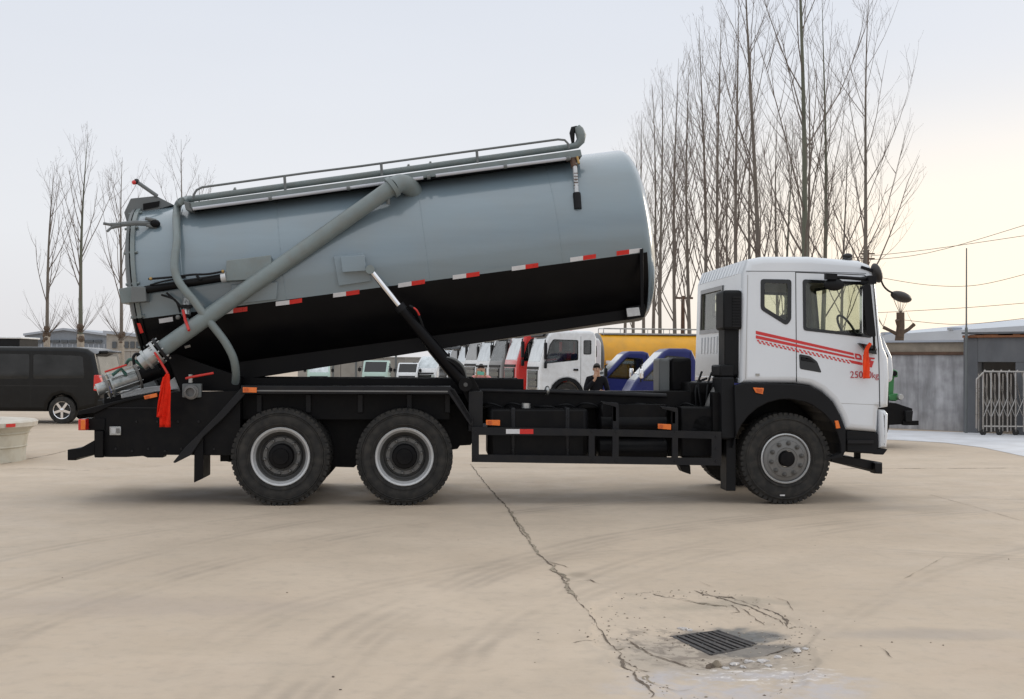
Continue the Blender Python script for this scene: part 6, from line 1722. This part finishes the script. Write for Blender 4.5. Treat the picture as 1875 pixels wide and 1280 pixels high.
for y0, y1 in ((-.012,.28),(VW-.28,VW+.012)):
    tl_ = MB().prism([(-5.15,.78),(-5.17,1.02),(-5.1,1.2),(-4.98,1.2),(-4.97,.82)], y1-y0, o=(0,y0,0)).map(sh).build('tail_lamp', M['redlens'], van, bevel=.02)
    MB().prism([(-5.16,.86),(-5.168,.93),(-5.0,.93),(-4.99,.86)], y1-y0+.012, o=(0,y0-.006,0)).map(sh).build('lens', M['headlamp'], tl_)
MB().box((-5.24,.02,.38),(-5.0,VW-.02,.62)).map(sh).build('bumper', M['vanblack'], van, bevel=.05)
MB().box((-5.17,VW/2-.2,.76),(-5.13,VW/2+.26,.92)).map(sh).build('number_plate', M['platebl'], van)
MB().box((-5.19,.4,1.72),(-4.95,VW-.4,1.8)).map(sh).build('spoiler', M['vanblack'], van, bevel=.03)
for x in (-.9,-4.2):
    bg_wheel(van, x+5.1, -VW+.03, .335, spokes=5); bg_wheel(van, x+5.1, -.03, .335, True, spokes=5)
van.location = (vloc.x, vloc.y, 0)
van.rotation_euler.z = R(180)
# the rear corner nearest the camera is local (0, 0); facing left
# light coloured car and dark tall box at far left behind the van
db = empty('dark_container', base_at(-30,46), R(2)); db.location.z = 0; tag(db, 'black container top showing above the van at the left edge', 'container')
zc1, zc2 = B(0,640,46).z, B(0,620,46).z
MB().box((-2,0,0),(B(35,630,46).x-db.location.x,2,zc2)).build('container_wall', M['plastic'], db, bevel=.03)
MB().box((-2,-.05,zc2+.002),(B(38,630,46).x-db.location.x,2.05,zc2+.07)).build('container_roof', M['white'], db, bevel=.02)
# dark truck tail carrying a green pump, right of the cab
gd = 23.0
gt = empty('machine_trailer', base_at(1640, gd), R(0)); gt.location.z = 0
tag(gt, 'black truck tail carrying a green pump unit right of the white cab', 'trailer')
def gp(u, v): p = B(u, v, gd); return (p.x-gt.location.x, p.z)
def gprism(nm, pts, th, m, y=0, bevel=.01): return MB().prism([gp(*q) for q in pts], th, o=(0,y,0)).build(nm, M[m], gt, bevel=bevel)
gprism('tail_frame', [(1600,742),(1640,738),(1671,748),(1671,756),(1664,757),(1664,770),(1652,777),(1600,780)], 1.6, 'black')
gprism('tow_beam', [(1652,771),(1681,770),(1681,778.5),(1652,778.5)], .12, 'black', -.05)
gprism('tail_bracket', [(1655,752),(1669,752),(1667,772),(1656,772)], .1, 'plastic', -.1)
gprism('pump_column', [(1632,690),(1644,690),(1642,726),(1631,728)], .25, 'green', .2, .02)
gprism('pump_head', [(1631,678),(1641,676),(1649,680),(1649,691),(1633,692)], .3, 'green', .15, .02)
gprism('pump_base', [(1631,724),(1646,720),(1652,726),(1650,731),(1643,735),(1631,734)], .4, 'green', .1, .02)
x, z = gp(1650, 727); MB().lathe([(0,-.05),(.05,-.05),(.06,0),(.05,.2),(0,.2)], Matrix.Translation((x,.05,z)), n=14).build('pump_fitting', M['steel'], gt)
x, z = gp(1641, 684); MB().lathe([(0,-.04),(.05,-.04),(.05,.1),(0,.1)], Matrix.Translation((x,.13,z)), n=14).build('pump_port', M['black'], gt)
x, z = gp(1625, 776); bg_wheel(gt, x-.4, .1, .48)

# concrete planter at left
pc = G(20, 850); pr = 1.3
edge = B(58, 770, 19.0)
pcx = edge.x - pr; pcy = 19.0
zt = edge.z
pl = empty('planter', (pcx, pcy, 0)); tag(pl, 'round pale concrete basin with a wide rim and red white tape at the left edge', 'basin')
M['basin'] = mat('painted_concrete', (0.50, 0.48, 0.41), 0.8, var=.1, vscale=2, bump=.15, bscale=20, dirt=(0.33,.28,.2), dirt_amt=.55)
M['basinrim'] = mat('rim_concrete', (0.56, 0.53, 0.47), 0.75, var=.1, vscale=3, bump=.2, bscale=30, dirt=(0.4,.33,.25), dirt_amt=.5)
Zr = Matrix.Rotation(math.pi/2, 4, 'X')   # lathe axis Y -> Z
MB().lathe([(pr-.16,0),(pr-.17,.08),(pr-.16,zt*.33),(pr-.14,zt*.36),(pr-.155,zt*.39),(pr-.13,zt*.66),(pr-.10,zt*.69),(pr-.12,zt*.72),(pr-.08,zt-.13),(pr-.02,zt-.09)], Zr, n=64).build('basin_wall', M['basin'], pl)
MB().lathe([(pr-.02,zt-.09),(pr+.0,zt-.085),(pr+.01,zt-.02),(pr-.02,zt),(pr-.52,zt+.005),(pr-.54,zt-.01),(pr-.54,zt-.25)], Zr, n=64).build('rim', M['basinrim'], pl)
MB().lathe([(pr-.54,zt-.1),(0,zt-.09)], Zr, n=48).build('soil', M['crack'], pl)
for k, (a0, a1, mm) in enumerate(((-60,-51,'taper'),(-51,-44,'tapew'),(-28,-20,'taper'),(-100,-92,'taper'),(-92,-85,'tapew'))):
    mb = MB(); n_ = 5
    for i in range(n_+1):
        a = R(a0+(a1-a0)*i/n_)
        for z in (zt-.075, zt-.025): mb.v.append(((pr+.012)*math.cos(a), (pr+.012)*math.sin(a), z))
    for i in range(n_): mb.f.append([i*2,i*2+2,i*2+3,i*2+1]); mb.m.append(0)
    mb.build('reflective_tape', M[mm], pl)
for i in range(7):
    a = R(-35 - i*9)
    o = lump(0,0,.045,.4,M['basinrim'],'rubble_stone',['pale rubble piece at the right foot of the round basin','pale rubble piece at the foot of the round basin'][min(i,1)],'stone',50+i,'rubble at the foot of the round basin')
    o.location = (pcx+(pr-.08)*math.cos(a), pcy+(pr-.08)*math.sin(a), .004)
    o['label'] = 'pale broken mortar lump at the foot of the round basin'
# ------------------------------------------------------------------ PEOPLE
M['skin'] = mat('skin', (0.42, 0.25, 0.17), 0.55, var=.06, spec=.3)
M['hair'] = mat('black_hair', (0.012, 0.010, 0.009), 0.6, var=.3, vscale=40, bump=.5, bscale=120)
M['jacket'] = mat('black_jacket', (0.008, 0.0085, 0.012), 0.75, var=.2, bump=0.2, bscale=40, spec=.12)
M['trousers'] = mat('dark_trousers', (0.03, 0.033, 0.045), 0.8, var=.2)
M['pink'] = mat('pink_coat', (0.55, 0.23, 0.22), 0.85, var=.15, vscale=10, bump=.2, bscale=60)
M['phone'] = mat('mint_phone_case', (0.13, 0.42, 0.33), 0.4, var=.05)
M['eye'] = mat('eye', (0.02, 0.015, 0.012), 0.2, var=.1)
M['lip'] = mat('lips', (0.35, 0.13, 0.11), 0.5, var=.05)
M['shoe'] = mat('shoe', (0.03, 0.03, 0.03), 0.6, var=.1)
def skin(nm, nodes, edges, m, parent, sub=2, root=0):
    me = bpy.data.meshes.new(nm); me.from_pydata([n[:3] for n in nodes], edges, []); me.materials.append(m)
    o = bpy.data.objects.new(nm, me); col.objects.link(o); o.parent = parent
    s = o.modifiers.new('skin', 'SKIN'); s.use_smooth_shade = True
    for i, n in enumerate(nodes):
        sv = me.skin_vertices[0].data[i]; sv.radius = (n[3], n[4] if len(n) > 4 else n[3]); sv.use_root = (i == root)
    sb = o.modifiers.new('subsurf', 'SUBSURF'); sb.levels = sub; sb.render_levels = sub
    return o
def person(loc, rz, h, label, top, hand_pose, lean_=0.0, holds=None):
    k = h/1.75
    root = empty('person', loc, rz); root.scale = (k, k, k); tag(root, label, 'person')
    L = lean_                                              # forward lean (faces -Y)
    def V(x, y, z): 
        if z > .95: y -= L*(z-.95)
        return (x, y, z)
    N = [(*V(0,0,.98),.15,.11),(*V(0,0,1.15),.135,.10),(*V(0,.01,1.32),.16,.11),(*V(0,.01,1.44),.11,.08),(*V(0,0,1.52),.055,.055),(*V(0,-.015,1.60),.072,.085),(*V(0,-.015,1.70),.078,.09)]
    E = [(0,1),(1,2),(2,3),(3,4),(4,5),(5,6)]
    for s in (-1, 1):
        b = len(N); N += [(.09*s,0,.92,.09),(.10*s,0,.52,.06),(.10*s,.02,.12,.042),(.10*s,-.10,.05,.04,.035)]; E += [(0,b),(b,b+1),(b+1,b+2),(b+2,b+3)]
        sh_, elb, wr = V(.17*s,.01,1.43), V(*hand_pose[s][0]), V(*hand_pose[s][1])
        b = len(N); N += [(*sh_,.06),(*elb,.043),(*wr,.028)]; E += [(3,b),(b,b+1),(b+1,b+2)]
        w = Vector(wr); d = Vector(hand_pose[s][2]).normalized(); side = d.cross(Vector((0,1,0))).normalized() if abs(d.y) < .9 else Vector((1,0,0))
        p = w + d*.08; N.append((*p,.036,.02)); pi = len(N)-1; E.append((b+2,pi))
        fwd = side.cross(d)
        for j, (off, ln) in enumerate(((-.03,.065),(-.01,.08),(.01,.075),(.03,.06))):
            a1 = p + side*off + d*.03; a2 = a1 + d*ln*.5 + fwd*.01; a3 = a2 + d*ln*.35 + fwd*.03
            q = len(N); N += [(*a1,.0095),(*a2,.0085),(*a3,.0075)]; E += [(pi,q),(q,q+1),(q+1,q+2)]
        t1 = w + d*.04 + side*.035*-s; t2 = t1 + d*.035 + side*.018*-s
        q = len(N); N += [(*t1,.012),(*t2,.009)]; E += [(pi,q),(q,q+1)]
    body = skin('body', N, E, M['skin'], root)
    # coat and trousers follow the same bones, a little larger
    g = [(*V(0,0,.90),.175,.135),(*V(0,0,1.12),.16,.125),(*V(0,.01,1.32),.185,.13),(*V(0,.01,1.44),.13,.10),(*V(0,.0,1.50),.075,.075)]
    ge = [(0,1),(1,2),(2,3),(3,4)]
    for s in (-1, 1):
        sh_, elb, wr = V(.18*s,.01,1.42), V(*hand_pose[s][0]), V(*hand_pose[s][1])
        b = len(g); g += [(*sh_,.082),(*elb,.06),(*(Vector(elb).lerp(Vector(wr),.88)),.046)]; ge += [(3,b),(b,b+1),(b+1,b+2)]
    skin('jacket', g, ge, M[top], root)
    g = [(0,0,.95,.16,.12)]; ge = []
    for s in (-1, 1):
        b = len(g); g += [(.09*s,0,.84,.10),(.10*s,0,.52,.08),(.10*s,.02,.10,.068)]; ge += [(0,b),(b,b+1),(b+1,b+2)]
    skin('trousers', g, ge, M['trousers'], root)
    for s in (-1, 1): MB().ball((.10*s,-.05,.045), (.05,.14,.05), 12).build('shoe', M['shoe'], root)
    hc = Vector(V(0,-.015,1.66))
    hb = MB(); hb.ball(hc+Vector((0,.015,.02)), (.090,.106,.112), 24); hb.v = [v if (v[2] > hc.z+.062 or v[1] > hc.y+.025) else (v[0]*.8, hc.y+.02, v[2]) for v in hb.v]
    hb.build('hair', M['hair'], root)
    for s in (-1, 1):
        MB().ball(hc+Vector((.030*s,-.088,-.002)), (.014,.008,.007), 8).build('eye', M['eye'], root)
        MB().box(tuple(hc+Vector((.03*s-.018,-.099,.016))), tuple(hc+Vector((.03*s+.018,-.088,.022)))).build('eyebrow', M['hair'], root)
        MB().ball(hc+Vector((.086*s,.0,-.01)), (.014,.022,.032), 10).build('ear', M['skin'], root)
    MB().ball(hc+Vector((0,-.10,-.025)), (.014,.02,.026), 10).build('nose', M['skin'], root)
    MB().ball(hc+Vector((0,-.09,-.062)), (.026,.01,.008), 10).build('mouth', M['lip'], root)
    return root
pm = base_at(1092, 24.5); pm.z = 0
person(pm, R(4), 1.53, 'man in a black jacket holding one hand to his mouth beyond the chassis', 'jacket',
       {-1: ((-.27,-.10,1.16), (-.06,-.20,1.43), (.15,.1,1)), 1: ((.27,.0,1.14), (.16,-.24,1.12), (-.6,-.7,.2))}, lean_=.12)
pm2 = base_at(881, 27); pm2.z = 0
pw = person(pm2, R(0), 1.50, 'person in a pink coat photographing with both hands raised to the face', 'pink',
       {-1: ((-.27,-.16,1.36), (-.10,-.27,1.49), (.2,-.1,1)), 1: ((.27,-.16,1.36), (.10,-.27,1.49), (-.2,-.1,1))})
ph = MB(); ph.box((-.075,-.008,-.038),(.075,.008,.038)); pho = ph.build('phone', M['phone'], None, bevel=.004)
pho.location = (pm2.x+.0, pm2.y-.30, 1.33); pho.rotation_euler = (0,R(8),0)
tag(pho, 'mint green phone held up in front of the face by the person in pink', 'phone')
lens = MB().tube([(.02,-.012,.05),(.02,-.0075,.05)], .012, 10).build('camera_lens', M['gloss'], pho)
